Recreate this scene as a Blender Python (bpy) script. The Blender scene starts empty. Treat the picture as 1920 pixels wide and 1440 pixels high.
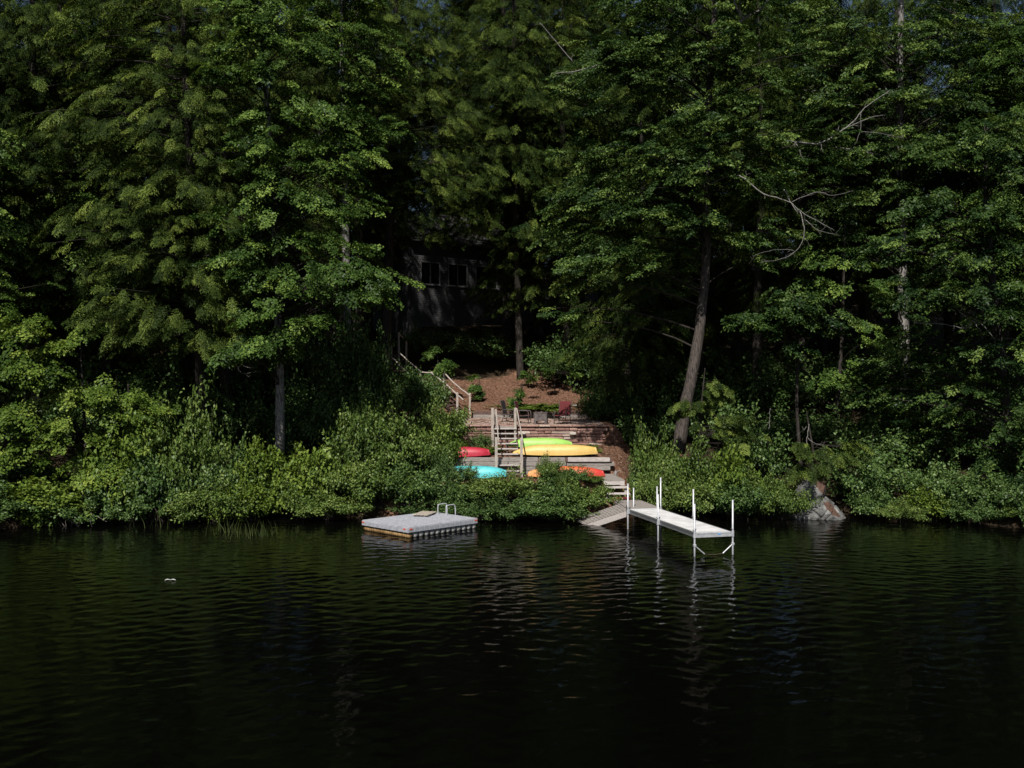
import bpy, math, random
import numpy as np
from mathutils import Vector, Matrix

random.seed(7)
RNG = np.random.default_rng(11)
S = bpy.context.scene
COL = S.collection
F = 1331.0
K = 1.352          # depth scale: a photo pixel at depth unit d lies d*K metres out
CAMZ = 5.7

def P(px, py, d):
    """point of the place seen at a photo pixel, d metres out over the lake"""
    return np.array([(px - 960.0) / F * d, d * K, CAMZ - (py - 720.0) / F * d])

# ------------------------------------------------------------------ camera / light
cd = bpy.data.cameras.new('camera')
cam = bpy.data.objects.new('camera', cd); COL.objects.link(cam)
cam.location = (0, 0, CAMZ); cam.rotation_euler = (math.radians(90), 0, 0)
cd.sensor_fit = 'HORIZONTAL'; cd.sensor_width = 36; cd.lens = 36 * F * K / 1920
cd.clip_start = 0.1; cd.clip_end = 2000
S.camera = cam

SUN_EL, SUN_AZ = 49.0, -13.0
el, az = math.radians(SUN_EL), math.radians(SUN_AZ)
sv = Vector((math.sin(az) * math.cos(el), -math.cos(az) * math.cos(el), math.sin(el)))
ld = bpy.data.lights.new('sun', 'SUN'); ld.energy = 5.0; ld.angle = math.radians(0.53); ld.color = (1.0, 0.955, 0.88)
sun = bpy.data.objects.new('sun', ld); COL.objects.link(sun)
sun.rotation_euler = sv.to_track_quat('Z', 'Y').to_euler(); sun.location = (5, -20, 40)
W = bpy.data.worlds.new('World'); S.world = W; W.use_nodes = True
nt = W.node_tree
sky = nt.nodes.new('ShaderNodeTexSky'); sky.sky_type = 'NISHITA'; sky.sun_disc = False
sky.sun_elevation = el; sky.sun_rotation = math.atan2(sv.x, sv.y)
bg = nt.nodes['Background']; bg.inputs[1].default_value = 0.05
nt.links.new(sky.outputs[0], bg.inputs[0])
S.view_settings.view_transform = 'Standard'; S.view_settings.look = 'None'
S.view_settings.exposure = 0.1; S.view_settings.gamma = 1.0
S.cycles.max_bounces = 5; S.cycles.diffuse_bounces = 1; S.cycles.glossy_bounces = 2
S.cycles.transmission_bounces = 3; S.cycles.transparent_max_bounces = 4

# ------------------------------------------------------------------ materials
def new_mat(name):
    m = bpy.data.materials.new(name); m.use_nodes = True
    return m, m.node_tree, m.node_tree.nodes['Principled BSDF']

def ramp(t, fac, stops):
    r = t.nodes.new('ShaderNodeValToRGB')
    e = r.color_ramp.elements
    while len(e) < len(stops): e.new(0.5)
    for k, (p, c) in enumerate(stops):
        e[k].position = p; e[k].color = (*c, 1)
    t.links.new(fac, r.inputs[0])
    return r.outputs[0]

def noise(t, scale, detail=4, stretch=None, coord='Object', rough=0.55):
    tc = t.nodes.new('ShaderNodeTexCoord'); n = t.nodes.new('ShaderNodeTexNoise')
    n.inputs['Scale'].default_value = scale; n.inputs['Detail'].default_value = detail
    n.inputs['Roughness'].default_value = rough
    if stretch:
        mp = t.nodes.new('ShaderNodeMapping'); mp.inputs['Scale'].default_value = stretch
        t.links.new(tc.outputs[coord], mp.inputs[0]); t.links.new(mp.outputs[0], n.inputs['Vector'])
    else:
        t.links.new(tc.outputs[coord], n.inputs['Vector'])
    return n.outputs['Fac']

def bump(t, b, h, strength, dist=0.02):
    n = t.nodes.new('ShaderNodeBump'); n.inputs['Strength'].default_value = strength
    n.inputs['Distance'].default_value = dist
    t.links.new(h, n.inputs['Height']); t.links.new(n.outputs[0], b.inputs['Normal'])

def mat_noise(name, c0, c1, scale=6, rough=0.8, stretch=None, bstr=0.3, bdist=0.02, metal=0, c2=None, detail=5, lo=0.35, hi=0.65, spec=0.3):
    m, t, b = new_mat(name)
    f = noise(t, scale, detail, stretch)
    st = [(lo, c0), (hi, c1)] + ([(min(hi + 0.12, 1), c2)] if c2 else [])
    t.links.new(ramp(t, f, st), b.inputs['Base Color'])
    b.inputs['Roughness'].default_value = rough; b.inputs['Metallic'].default_value = metal
    b.inputs['Specular IOR Level'].default_value = spec
    if bstr: bump(t, b, f, bstr, bdist)
    return m

def mat_leaf(name, dark, mid, light, trans=0.3, gloss=0.05):
    m = bpy.data.materials.new(name); m.use_nodes = True
    t = m.node_tree; t.nodes.clear()
    out = t.nodes.new('ShaderNodeOutputMaterial')
    at = t.nodes.new('ShaderNodeAttribute'); at.attribute_name = 'tint'
    oi = t.nodes.new('ShaderNodeObjectInfo')
    ma = t.nodes.new('ShaderNodeMath'); ma.operation = 'MULTIPLY_ADD'
    ma.inputs[1].default_value = 0.22; t.links.new(oi.outputs['Random'], ma.inputs[0])
    mb = t.nodes.new('ShaderNodeMath'); mb.operation = 'SUBTRACT'; mb.inputs[1].default_value = 0.11
    t.links.new(at.outputs['Fac'], mb.inputs[0]); t.links.new(mb.outputs[0], ma.inputs[2])
    col = ramp(t, ma.outputs[0], [(0.0, dark), (0.5, mid), (1.0, light)])
    d = t.nodes.new('ShaderNodeBsdfDiffuse'); tr = t.nodes.new('ShaderNodeBsdfTranslucent')
    g = t.nodes.new('ShaderNodeBsdfGlossy'); g.inputs['Roughness'].default_value = 0.45
    g.inputs['Color'].default_value = (0.8, 0.85, 0.8, 1)
    hs = t.nodes.new('ShaderNodeHueSaturation'); hs.inputs['Hue'].default_value = 0.485
    hs.inputs['Value'].default_value = 1.25; hs.inputs['Saturation'].default_value = 1.1
    t.links.new(col, d.inputs[0]); t.links.new(col, hs.inputs['Color']); t.links.new(hs.outputs[0], tr.inputs[0])
    m1 = t.nodes.new('ShaderNodeMixShader'); m1.inputs[0].default_value = trans
    t.links.new(d.outputs[0], m1.inputs[1]); t.links.new(tr.outputs[0], m1.inputs[2])
    m2 = t.nodes.new('ShaderNodeMixShader'); m2.inputs[0].default_value = gloss
    t.links.new(m1.outputs[0], m2.inputs[1]); t.links.new(g.outputs[0], m2.inputs[2])
    t.links.new(m2.outputs[0], out.inputs[0])
    return m

M = {}
M['hemlock'] = mat_leaf('hemlock_needles', (0.010, 0.020, 0.005), (0.050, 0.080, 0.017), (0.19, 0.25, 0.05), 0.12, 0.006)
M['maple'] = mat_leaf('maple_leaves', (0.020, 0.044, 0.009), (0.072, 0.130, 0.026), (0.20, 0.285, 0.06), 0.2, 0.012)
M['oak'] = mat_leaf('oak_leaves', (0.013, 0.032, 0.009), (0.055, 0.100, 0.023), (0.18, 0.255, 0.06), 0.16, 0.014)
M['shrub'] = mat_leaf('shrub_leaves', (0.026, 0.054, 0.011), (0.105, 0.165, 0.034), (0.30, 0.37, 0.11), 0.16, 0.018)
M['shrub_yellow'] = mat_leaf('yellow_green_leaves', (0.035, 0.068, 0.010), (0.115, 0.178, 0.028), (0.26, 0.33, 0.065), 0.2, 0.012)
M['shrub_deep'] = mat_leaf('deep_green_leaves', (0.018, 0.045, 0.012), (0.075, 0.135, 0.035), (0.21, 0.29, 0.09), 0.15, 0.02)
M['reed'] = mat_leaf('reed_blades', (0.04, 0.055, 0.015), (0.08, 0.11, 0.03), (0.13, 0.16, 0.05), 0.2, 0.04)
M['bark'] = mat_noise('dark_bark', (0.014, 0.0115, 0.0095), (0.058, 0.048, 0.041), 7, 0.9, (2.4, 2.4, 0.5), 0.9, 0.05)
M['bark_limb_shaded'] = mat_noise('shaded_limb_bark', (0.012, 0.010, 0.008), (0.045, 0.037, 0.032), 9, 0.9, (3, 3, 3), 0.4, 0.02)  # crown shade painted into the limbs: bark kept near black so they sink away
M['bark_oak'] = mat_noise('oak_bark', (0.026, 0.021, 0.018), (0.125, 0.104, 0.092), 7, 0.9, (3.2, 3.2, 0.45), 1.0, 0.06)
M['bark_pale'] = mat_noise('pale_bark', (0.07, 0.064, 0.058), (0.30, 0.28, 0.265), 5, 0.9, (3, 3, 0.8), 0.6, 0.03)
M['dead'] = mat_noise('dead_wood', (0.10, 0.092, 0.084), (0.34, 0.32, 0.30), 9, 0.85, (3, 3, 3), 0.3, 0.01)
M['wood'] = mat_noise('grey_weathered_wood', (0.17, 0.15, 0.135), (0.36, 0.325, 0.30), 4, 0.8, (1.2, 14, 14), 0.35, 0.006)
M['wood_y'] = mat_noise('grey_weathered_wood_long', (0.17, 0.15, 0.135), (0.36, 0.325, 0.30), 4, 0.8, (14, 1.2, 14), 0.35, 0.006)
M['wood_z'] = mat_noise('sun_bleached_post_wood', (0.27, 0.23, 0.20), (0.52, 0.46, 0.41), 4, 0.8, (14, 14, 1.2), 0.35, 0.006)
M['wood_pale'] = mat_noise('pale_weathered_wood', (0.34, 0.30, 0.28), (0.58, 0.53, 0.50), 4, 0.8, (1.2, 14, 14), 0.3, 0.006)
M['wood_dark'] = mat_noise('dark_stained_wood', (0.07, 0.045, 0.038), (0.17, 0.11, 0.095), 4, 0.8, (1.2, 12, 12), 0.3, 0.006)
M['alu_deck'] = mat_noise('pale_aluminium_deck', (0.55, 0.545, 0.545), (0.78, 0.775, 0.78), 2.2, 0.5, (1, 1, 1), 0.05, 0.003, 0.0, detail=8)
M['alu'] = mat_noise('grey_aluminium', (0.46, 0.47, 0.50), (0.62, 0.63, 0.66), 8, 0.42, None, 0.05, 0.004, 0.35)
M['alu_side'] = mat_noise('aluminium_side_channel', (0.20, 0.205, 0.215), (0.30, 0.305, 0.32), 6, 0.45, (1, 1, 5), 0.0, 0, 0.5)
M['plastic_grey'] = mat_noise('grey_moulded_plastic', (0.30, 0.31, 0.345), (0.43, 0.44, 0.48), 9, 0.6, None, 0.15, 0.01, c2=(0.47, 0.47, 0.5))
M['float_amber'] = mat_noise('stained_float_plastic', (0.22, 0.13, 0.055), (0.46, 0.30, 0.14), 5, 0.5, None, 0.1, 0.01)
M['float_pale'] = mat_noise('pale_float_cap', (0.30, 0.29, 0.27), (0.50, 0.49, 0.46), 7, 0.55, None, 0.1, 0.01)
M['reflector'] = mat_noise('red_reflector', (0.55, 0.06, 0.035), (0.7, 0.12, 0.06), 12, 0.4, None, 0, 0)
M['tan_board'] = mat_noise('tan_board', (0.30, 0.25, 0.20), (0.52, 0.46, 0.39), 5, 0.7, (2, 9, 9), 0.2, 0.005)
M['sling'] = mat_noise('red_sling_fabric', (0.10, 0.018, 0.020), (0.15, 0.028, 0.030), 20, 0.85, None, 0.1, 0.003)
M['sling_dark'] = mat_noise('dark_sling_fabric', (0.025, 0.022, 0.022), (0.05, 0.042, 0.04), 20, 0.85, None, 0.1, 0.003)
M['chair_metal'] = mat_noise('bronze_chair_metal', (0.05, 0.042, 0.04), (0.11, 0.095, 0.09), 14, 0.45, None, 0, 0)
M['steel'] = mat_noise('rusty_grey_steel', (0.085, 0.07, 0.068), (0.17, 0.15, 0.15), 6, 0.65, None, 0.2, 0.01, 0.3)
M['black'] = mat_noise('black_rubber', (0.012, 0.014, 0.014), (0.03, 0.033, 0.033), 10, 0.6, None, 0.1, 0.005)
M['tarp'] = mat_noise('dull_green_canvas', (0.028, 0.06, 0.026), (0.055, 0.10, 0.045), 4, 0.7, None, 0.5, 0.03)
M['rope'] = mat_noise('yellow_rope', (0.42, 0.30, 0.07), (0.66, 0.50, 0.16), 30, 0.8, None, 0.3, 0.004)
M['white'] = mat_noise('white_flake', (0.7, 0.7, 0.66), (0.8, 0.8, 0.78), 30, 0.6, None, 0, 0)
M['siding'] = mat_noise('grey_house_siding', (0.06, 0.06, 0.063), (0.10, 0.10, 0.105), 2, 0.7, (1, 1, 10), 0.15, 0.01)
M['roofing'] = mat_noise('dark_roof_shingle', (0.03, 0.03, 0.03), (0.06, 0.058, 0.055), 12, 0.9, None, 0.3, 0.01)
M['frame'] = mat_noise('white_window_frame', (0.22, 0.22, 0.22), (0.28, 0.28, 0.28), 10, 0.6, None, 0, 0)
M['stone_pale'] = mat_noise('pale_stone', (0.32, 0.28, 0.25), (0.52, 0.47, 0.43), 7, 0.85, None, 0.4, 0.02)

def kayak_mat(name, c0, c1, fade=None):
    m, t, b = new_mat(name)
    f = noise(t, 3.0, 6)
    c = ramp(t, f, [(0.3, c0), (0.75, c1)])
    if fade:
        tc = t.nodes.new('ShaderNodeTexCoord'); sx = t.nodes.new('ShaderNodeSeparateXYZ')
        t.links.new(tc.outputs['Object'], sx.inputs[0])
        mr = t.nodes.new('ShaderNodeMapRange'); mr.inputs[1].default_value = -1.5; mr.inputs[2].default_value = 1.5
        t.links.new(sx.outputs[0], mr.inputs[0])
        c = ramp(t, mr.outputs[0], fade)
    sc = noise(t, 5.0, 8, (1.0, 5, 5), 'Object', 0.75)
    k = ramp(t, sc, [(0.30, (0.45, 0.42, 0.38)), (0.46, (1, 1, 1)), (0.66, (1, 1, 1)), (0.74, (1.12, 1.14, 1.16))])
    mx = t.nodes.new('ShaderNodeMix'); mx.data_type = 'RGBA'; mx.blend_type = 'MULTIPLY'; mx.inputs[0].default_value = 1
    t.links.new(c, mx.inputs[6]); t.links.new(k, mx.inputs[7])
    t.links.new(mx.outputs[2], b.inputs['Base Color'])
    b.inputs['Roughness'].default_value = 0.48
    g = noise(t, 60, 3, (0.4, 6, 6)); bump(t, b, g, 0.12, 0.004)
    return m
M['k_red'] = kayak_mat('crimson_plastic', (0.42, 0.022, 0.045), (0.52, 0.04, 0.07))
M['k_blue'] = kayak_mat('turquoise_plastic', (0.09, 0.52, 0.56), (0.14, 0.62, 0.66))
M['k_green'] = kayak_mat('lime_plastic', (0.32, 0.60, 0.11), (0.40, 0.68, 0.16))
M['k_yellow'] = kayak_mat('yellow_plastic', (0.68, 0.45, 0.13), (0.76, 0.52, 0.18))
M['k_orange'] = kayak_mat('sunset_plastic', (0.7, 0.2, 0.06), (0.8, 0.3, 0.1), [(0.0, (0.75, 0.36, 0.14)), (0.55, (0.72, 0.18, 0.06)), (1.0, (0.60, 0.05, 0.04))])

def mat_glass():
    m, t, b = new_mat('dark_window_glass')
    b.inputs['Base Color'].default_value = (0.006, 0.007, 0.008, 1); b.inputs['Roughness'].default_value = 0.08
    return m
M['glass'] = mat_glass()

def mat_ground():
    m, t, b = new_mat('pine_needle_mulch')
    tc = t.nodes.new('ShaderNodeTexCoord')
    n1 = noise(t, 0.5, 5); n2 = noise(t, 7, 8, None, 'Object', 0.78); n3 = noise(t, 45, 3, (1, 2.2, 1))
    c1 = ramp(t, n2, [(0.34, (0.045, 0.025, 0.016)), (0.46, (0.16, 0.080, 0.052)), (0.56, (0.27, 0.15, 0.098)), (0.66, (0.46, 0.34, 0.25))])
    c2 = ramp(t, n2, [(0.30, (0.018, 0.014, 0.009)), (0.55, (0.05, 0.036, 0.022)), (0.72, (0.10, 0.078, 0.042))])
    mx = t.nodes.new('ShaderNodeMix'); mx.data_type = 'RGBA'
    sx = t.nodes.new('ShaderNodeSeparateXYZ'); t.links.new(tc.outputs['Object'], sx.inputs[0])
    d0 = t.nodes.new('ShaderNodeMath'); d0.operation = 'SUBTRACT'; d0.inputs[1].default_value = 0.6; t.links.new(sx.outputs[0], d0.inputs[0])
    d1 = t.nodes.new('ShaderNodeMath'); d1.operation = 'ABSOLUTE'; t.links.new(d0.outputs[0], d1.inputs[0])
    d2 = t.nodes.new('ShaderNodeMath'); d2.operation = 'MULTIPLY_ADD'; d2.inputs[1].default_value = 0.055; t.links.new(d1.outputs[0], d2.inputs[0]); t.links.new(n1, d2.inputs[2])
    slope_shade = t.nodes.new('ShaderNodeMapRange'); slope_shade.inputs[1].default_value = 62.5; slope_shade.inputs[2].default_value = 66.5; slope_shade.inputs[4].default_value = 0.5; t.links.new(sx.outputs[1], slope_shade.inputs[0])  # tree shade on the upper slope, painted in by switching to the dark floor colour
    d3 = t.nodes.new('ShaderNodeMath'); d3.operation = 'ADD'; t.links.new(d2.outputs[0], d3.inputs[0]); t.links.new(slope_shade.outputs[0], d3.inputs[1]); d2 = d3
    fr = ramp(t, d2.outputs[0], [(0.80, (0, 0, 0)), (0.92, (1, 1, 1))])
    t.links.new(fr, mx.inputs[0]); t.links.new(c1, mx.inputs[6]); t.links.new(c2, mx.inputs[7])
    t.links.new(mx.outputs[2], b.inputs['Base Color'])
    b.inputs['Roughness'].default_value = 0.95; b.inputs['Specular IOR Level'].default_value = 0.1
    ad = t.nodes.new('ShaderNodeMath'); ad.operation = 'ADD'
    t.links.new(n2, ad.inputs[0]); t.links.new(n3, ad.inputs[1])
    bump(t, b, ad.outputs[0], 0.9, 0.06)
    return m
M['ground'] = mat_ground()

def mat_patio():
    m, t, b = new_mat('pinkish_pavers')
    tc = t.nodes.new('ShaderNodeTexCoord'); br = t.nodes.new('ShaderNodeTexBrick')
    br.inputs['Scale'].default_value = 2.2; br.inputs['Color1'].default_value = (0.54, 0.42, 0.375, 1)
    br.inputs['Color2'].default_value = (0.45, 0.34, 0.30, 1); br.inputs['Mortar'].default_value = (0.13, 0.085, 0.065, 1)
    br.inputs['Mortar Size'].default_value = 0.018
    t.links.new(tc.outputs['Object'], br.inputs['Vector'])
    n2 = noise(t, 14, 6, None, 'Object', 0.7)
    c = ramp(t, n2, [(0.38, (0.55, 0.5, 0.45)), (0.6, (1.05, 1.02, 1))])
    mx = t.nodes.new('ShaderNodeMix'); mx.data_type = 'RGBA'; mx.blend_type = 'MULTIPLY'; mx.inputs[0].default_value = 1
    t.links.new(br.outputs['Color'], mx.inputs[6]); t.links.new(c, mx.inputs[7])
    t.links.new(mx.outputs[2], b.inputs['Base Color']); b.inputs['Roughness'].default_value = 0.9
    bump(t, b, n2, 0.4, 0.02)
    return m
M['patio'] = mat_patio()

def mat_stonewall():
    m, t, b = new_mat('red_brown_wall_stone')
    at = t.nodes.new('ShaderNodeAttribute'); at.attribute_name = 'tint'
    c = ramp(t, at.outputs['Fac'], [(0.0, (0.20, 0.105, 0.09)), (0.45, (0.33, 0.195, 0.165)), (0.78, (0.43, 0.28, 0.235)), (0.92, (0.52, 0.42, 0.37)), (1.0, (0.60, 0.50, 0.45))])
    n2 = noise(t, 9, 6, (1, 1, 2.5), 'Object', 0.7)
    k = ramp(t, n2, [(0.35, (0.5, 0.46, 0.44)), (0.62, (1.15, 1.12, 1.1))])
    mx = t.nodes.new('ShaderNodeMix'); mx.data_type = 'RGBA'; mx.blend_type = 'MULTIPLY'; mx.inputs[0].default_value = 1
    t.links.new(c, mx.inputs[6]); t.links.new(k, mx.inputs[7])
    t.links.new(mx.outputs[2], b.inputs['Base Color']); b.inputs['Roughness'].default_value = 0.9
    bump(t, b, n2, 0.6, 0.03)
    return m
M['stonewall'] = mat_stonewall()

def mat_boulder():
    m, t, b = new_mat('granite_with_needles')
    n1 = noise(t, 2.2, 6, None, 'Object', 0.65); n2 = noise(t, 16, 5)
    g = ramp(t, n1, [(0.34, (0.05, 0.05, 0.047)), (0.52, (0.15, 0.15, 0.145)), (0.68, (0.27, 0.27, 0.255))])
    r = ramp(t, n2, [(0.35, (0.045, 0.024, 0.016)), (0.65, (0.13, 0.07, 0.047))])
    tc = t.nodes.new('ShaderNodeTexCoord')
    ds = t.nodes.new('ShaderNodeVectorMath'); ds.operation = 'DISTANCE'; ds.inputs[1].default_value = (0.50, -0.30, 0.30)
    mp = t.nodes.new('ShaderNodeMapping'); mp.inputs['Rotation'].default_value = (0, math.radians(-42), 0)
    t.links.new(tc.outputs['Object'], ds.inputs[0])
    ma = t.nodes.new('ShaderNodeMath'); ma.operation = 'MULTIPLY_ADD'; ma.inputs[1].default_value = 0.5
    t.links.new(n1, ma.inputs[0]); t.links.new(ds.outputs['Value'], ma.inputs[2])
    f = ramp(t, ma.outputs[0], [(0.66, (1, 1, 1)), (0.72, (0, 0, 0))])
    mx = t.nodes.new('ShaderNodeMix'); mx.data_type = 'RGBA'
    t.links.new(f, mx.inputs[0]); t.links.new(g, mx.inputs[6]); t.links.new(r, mx.inputs[7])
    t.links.new(mx.outputs[2], b.inputs['Base Color']); b.inputs['Roughness'].default_value = 0.85
    bump(t, b, n2, 0.5, 0.03)
    return m
M['boulder'] = mat_boulder()

def mat_water():
    m, t, b = new_mat('dark_lake_water')
    b.inputs['Base Color'].default_value = (0.0012, 0.0014, 0.001, 1)
    b.inputs['Roughness'].default_value = 0.015; b.inputs['IOR'].default_value = 1.33
    b.inputs['Specular IOR Level'].default_value = 0.15
    n = noise(t, 7.5, 3, (0.8, 1.5, 1), 'Object', 0.55)
    bump(t, b, n, 0.07, 0.05)
    return m
M['water'] = mat_water()

# ------------------------------------------------------------------ object helpers
def mesh_from(name, V, Fc, mat, parent=None, tint=None, smooth=False):
    me = bpy.data.meshes.new(name)
    me.from_pydata([tuple(v) for v in V], [], [tuple(f) for f in Fc])
    if isinstance(mat, (list, tuple)):
        for k in mat: me.materials.append(k)
    else:
        me.materials.append(mat)
    if tint is not None:
        a = me.attributes.new('tint', 'FLOAT', 'FACE'); a.data.foreach_set('value', np.asarray(tint, np.float32))
    if smooth: me.polygons.foreach_set('use_smooth', [True] * len(me.polygons))
    me.update()
    o = bpy.data.objects.new(name, me); COL.objects.link(o)
    if parent: o.parent = parent
    return o

def tag(o, label, cat, group=None):
    o['label'] = label; o['category'] = cat
    if group: o['group'] = group
    return o

def thing(name, label, cat, loc=(0, 0, 0), rz=0, group=None):
    o = bpy.data.objects.new(name, None); COL.objects.link(o)
    o.location = tuple(loc); o.rotation_euler = (0, 0, rz); o.empty_display_size = 0.2
    return tag(o, label, cat, group)

def structure(o):
    o['kind'] = 'structure'; return o

class MB:
    def __init__(self): self.V = []; self.F = []; self.T = []
    def add(self, V, Fc, tint=0.5):
        b = len(self.V); self.V += [tuple(map(float, v)) for v in V]
        self.F += [tuple(i + b for i in f) for f in Fc]; self.T += [tint] * len(Fc)
        return self
    def box(self, c, size, rz=0, axes=None, tint=0.5, bev=0.0, jit=0.0):
        """bevelled box; axes = 3 unit vectors or rz turn"""
        hx, hy, hz = size[0] / 2, size[1] / 2, size[2] / 2
        if axes is None:
            ca, sa = math.cos(rz), math.sin(rz)
            axes = (np.array([ca, sa, 0]), np.array([-sa, ca, 0]), np.array([0, 0, 1.0]))
        c = np.asarray(c, float)
        b = min(bev, hx * .45, hy * .45, hz * .45)
        if b <= 0:
            pts = [(sx * hx, sy * hy, sz * hz) for sz in (-1, 1) for sx, sy in ((-1, -1), (1, -1), (1, 1), (-1, 1))]
            fs = [(0, 3, 2, 1), (4, 5, 6, 7), (0, 1, 5, 4), (1, 2, 6, 5), (2, 3, 7, 6), (3, 0, 4, 7)]
        else:
            pts = []
            for z, q in ((-hz, b), (-hz + b, 0), (hz - b, 0), (hz, b)):
                for sx, sy in ((-1, -1), (1, -1), (1, 1), (-1, 1)):
                    pts.append((sx * (hx - q), sy * (hy - q), z))
            fs = [(0, 3, 2, 1), (12, 13, 14, 15)]
            for k in range(3):
                for i in range(4):
                    j = (i + 1) % 4
                    fs.append((4 * k + i, 4 * k + j, 4 * k + 4 + j, 4 * k + 4 + i))
        V = []
        for p in pts:
            q = c + axes[0] * p[0] + axes[1] * p[1] + axes[2] * p[2]
            if jit: q = q + RNG.uniform(-jit, jit, 3)
            V.append(q)
        return self.add(V, fs, tint)
    def beam(self, a, b, w, h, up=(0, 0, 1), bev=0.008):
        a = np.asarray(a, float); b = np.asarray(b, float); d = b - a; L = np.linalg.norm(d); d /= L
        up = np.asarray(up, float); s = np.cross(up, d); s /= np.linalg.norm(s); u = np.cross(d, s)
        return self.box((a + b) / 2, (L, w, h), axes=(d, s, u), bev=bev)
    def tube(self, pts, r, n=8, cap=True, wob=0.0, tint=0.5):
        pts = np.asarray(pts, float); k = len(pts)
        r = np.full(k, r, float) if np.isscalar(r) else np.asarray(r, float)
        tg = np.gradient(pts, axis=0); tg /= np.linalg.norm(tg, axis=1)[:, None] + 1e-9
        ref = np.array([0, 0, 1.0]) if abs(tg[0][2]) < 0.9 else np.array([1.0, 0, 0])
        V = []
        s = np.cross(tg[0], ref); s /= np.linalg.norm(s)
        for i in range(k):
            s = s - tg[i] * np.dot(s, tg[i]); s /= np.linalg.norm(s) + 1e-9
            u = np.cross(tg[i], s)
            for j in range(n):
                a = 2 * math.pi * j / n
                rr = r[i] * (1 + (RNG.uniform(-wob, wob) if wob else 0))
                V.append(pts[i] + (s * math.cos(a) + u * math.sin(a)) * rr)
        Fc = [(i * n + j, i * n + (j + 1) % n, (i + 1) * n + (j + 1) % n, (i + 1) * n + j) for i in range(k - 1) for j in range(n)]
        if cap: Fc += [tuple(range(n - 1, -1, -1)), tuple((k - 1) * n + j for j in range(n))]
        return self.add(V, Fc, tint)
    def build(self, name, mat, parent=None, smooth=False, tint=False):
        return mesh_from(name, self.V, self.F, mat, parent, self.T if tint else None, smooth)

def local(p, root):
    """world point -> local of an unscaled Empty"""
    return np.asarray(root.matrix_basis.inverted() @ Vector(p))

def bez(p0, p1, p2, n):
    t = np.linspace(0, 1, n)[:, None]
    return (1 - t) ** 2 * p0 + 2 * t * (1 - t) * p1 + t * t * p2

def smooth_path(pts, n):
    pts = np.asarray(pts, float); k = len(pts)
    t = np.linspace(0, k - 1, n); out = []
    for x in t:
        i = min(int(x), k - 2); f = x - i
        p0, p1, p2, p3 = pts[max(i - 1, 0)], pts[i], pts[i + 1], pts[min(i + 2, k - 1)]
        out.append(0.5 * (2 * p1 + (p2 - p0) * f + (2 * p0 - 5 * p1 + 4 * p2 - p3) * f * f + (3 * p1 - p0 - 3 * p2 + p3) * f ** 3))
    return np.array(out)

def nrm(a): return a / (np.linalg.norm(a, axis=-1, keepdims=True) + 1e-9)

def leaf_object(name, pos, dr, nm, ln, wd, tint, mat, parent, fold=0.18, sag=0.15):
    """leaves: one folded kite each"""
    N = len(pos); dr = nrm(dr); sd = nrm(np.cross(dr, nm)); nn = np.cross(sd, dr)
    ln = ln[:, None]; wd = wd[:, None]
    v = np.empty((N, 4, 3), np.float32)
    v[:, 0] = pos; mid = pos + dr * ln * 0.45
    v[:, 1] = mid + sd * wd * 0.5 + nn * wd * fold
    v[:, 2] = pos + dr * ln - nn * ln * sag
    v[:, 3] = mid - sd * wd * 0.5 + nn * wd * fold
    me = bpy.data.meshes.new(name)
    me.vertices.add(N * 4); me.loops.add(N * 4); me.polygons.add(N)
    me.vertices.foreach_set('co', v.ravel())
    me.loops.foreach_set('vertex_index', np.arange(N * 4, dtype=np.int32))
    me.polygons.foreach_set('loop_start', np.arange(0, N * 4, 4, dtype=np.int32))
    me.polygons.foreach_set('loop_total', np.full(N, 4, np.int32))
    me.materials.append(mat)
    a = me.attributes.new('tint', 'FLOAT', 'FACE'); a.data.foreach_set('value', np.clip(tint, 0, 1).astype(np.float32))
    me.update(calc_edges=True)
    o = bpy.data.objects.new(name, me); COL.objects.link(o)
    if parent: o.parent = parent
    return o

# ------------------------------------------------------------------ foliage
KIND = {  # branchlets, leaves per branchlet, plate length, half width
    'hemlock': dict(nb=13, m=17, L=0.88, W=0.38, ln=(0.10, 0.165), wd=(0.020, 0.034), dome=0.75, droop=0.48, ang=46),
    'maple': dict(nb=14, m=8, L=1.25, W=0.52, ln=(0.10, 0.15), wd=(0.08, 0.125), dome=0.42, droop=0.36, ang=55),
    'oak': dict(nb=12, m=9, L=1.10, W=0.52, ln=(0.12, 0.19), wd=(0.06, 0.095), dome=0.25, droop=0.30, ang=50),
}

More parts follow.
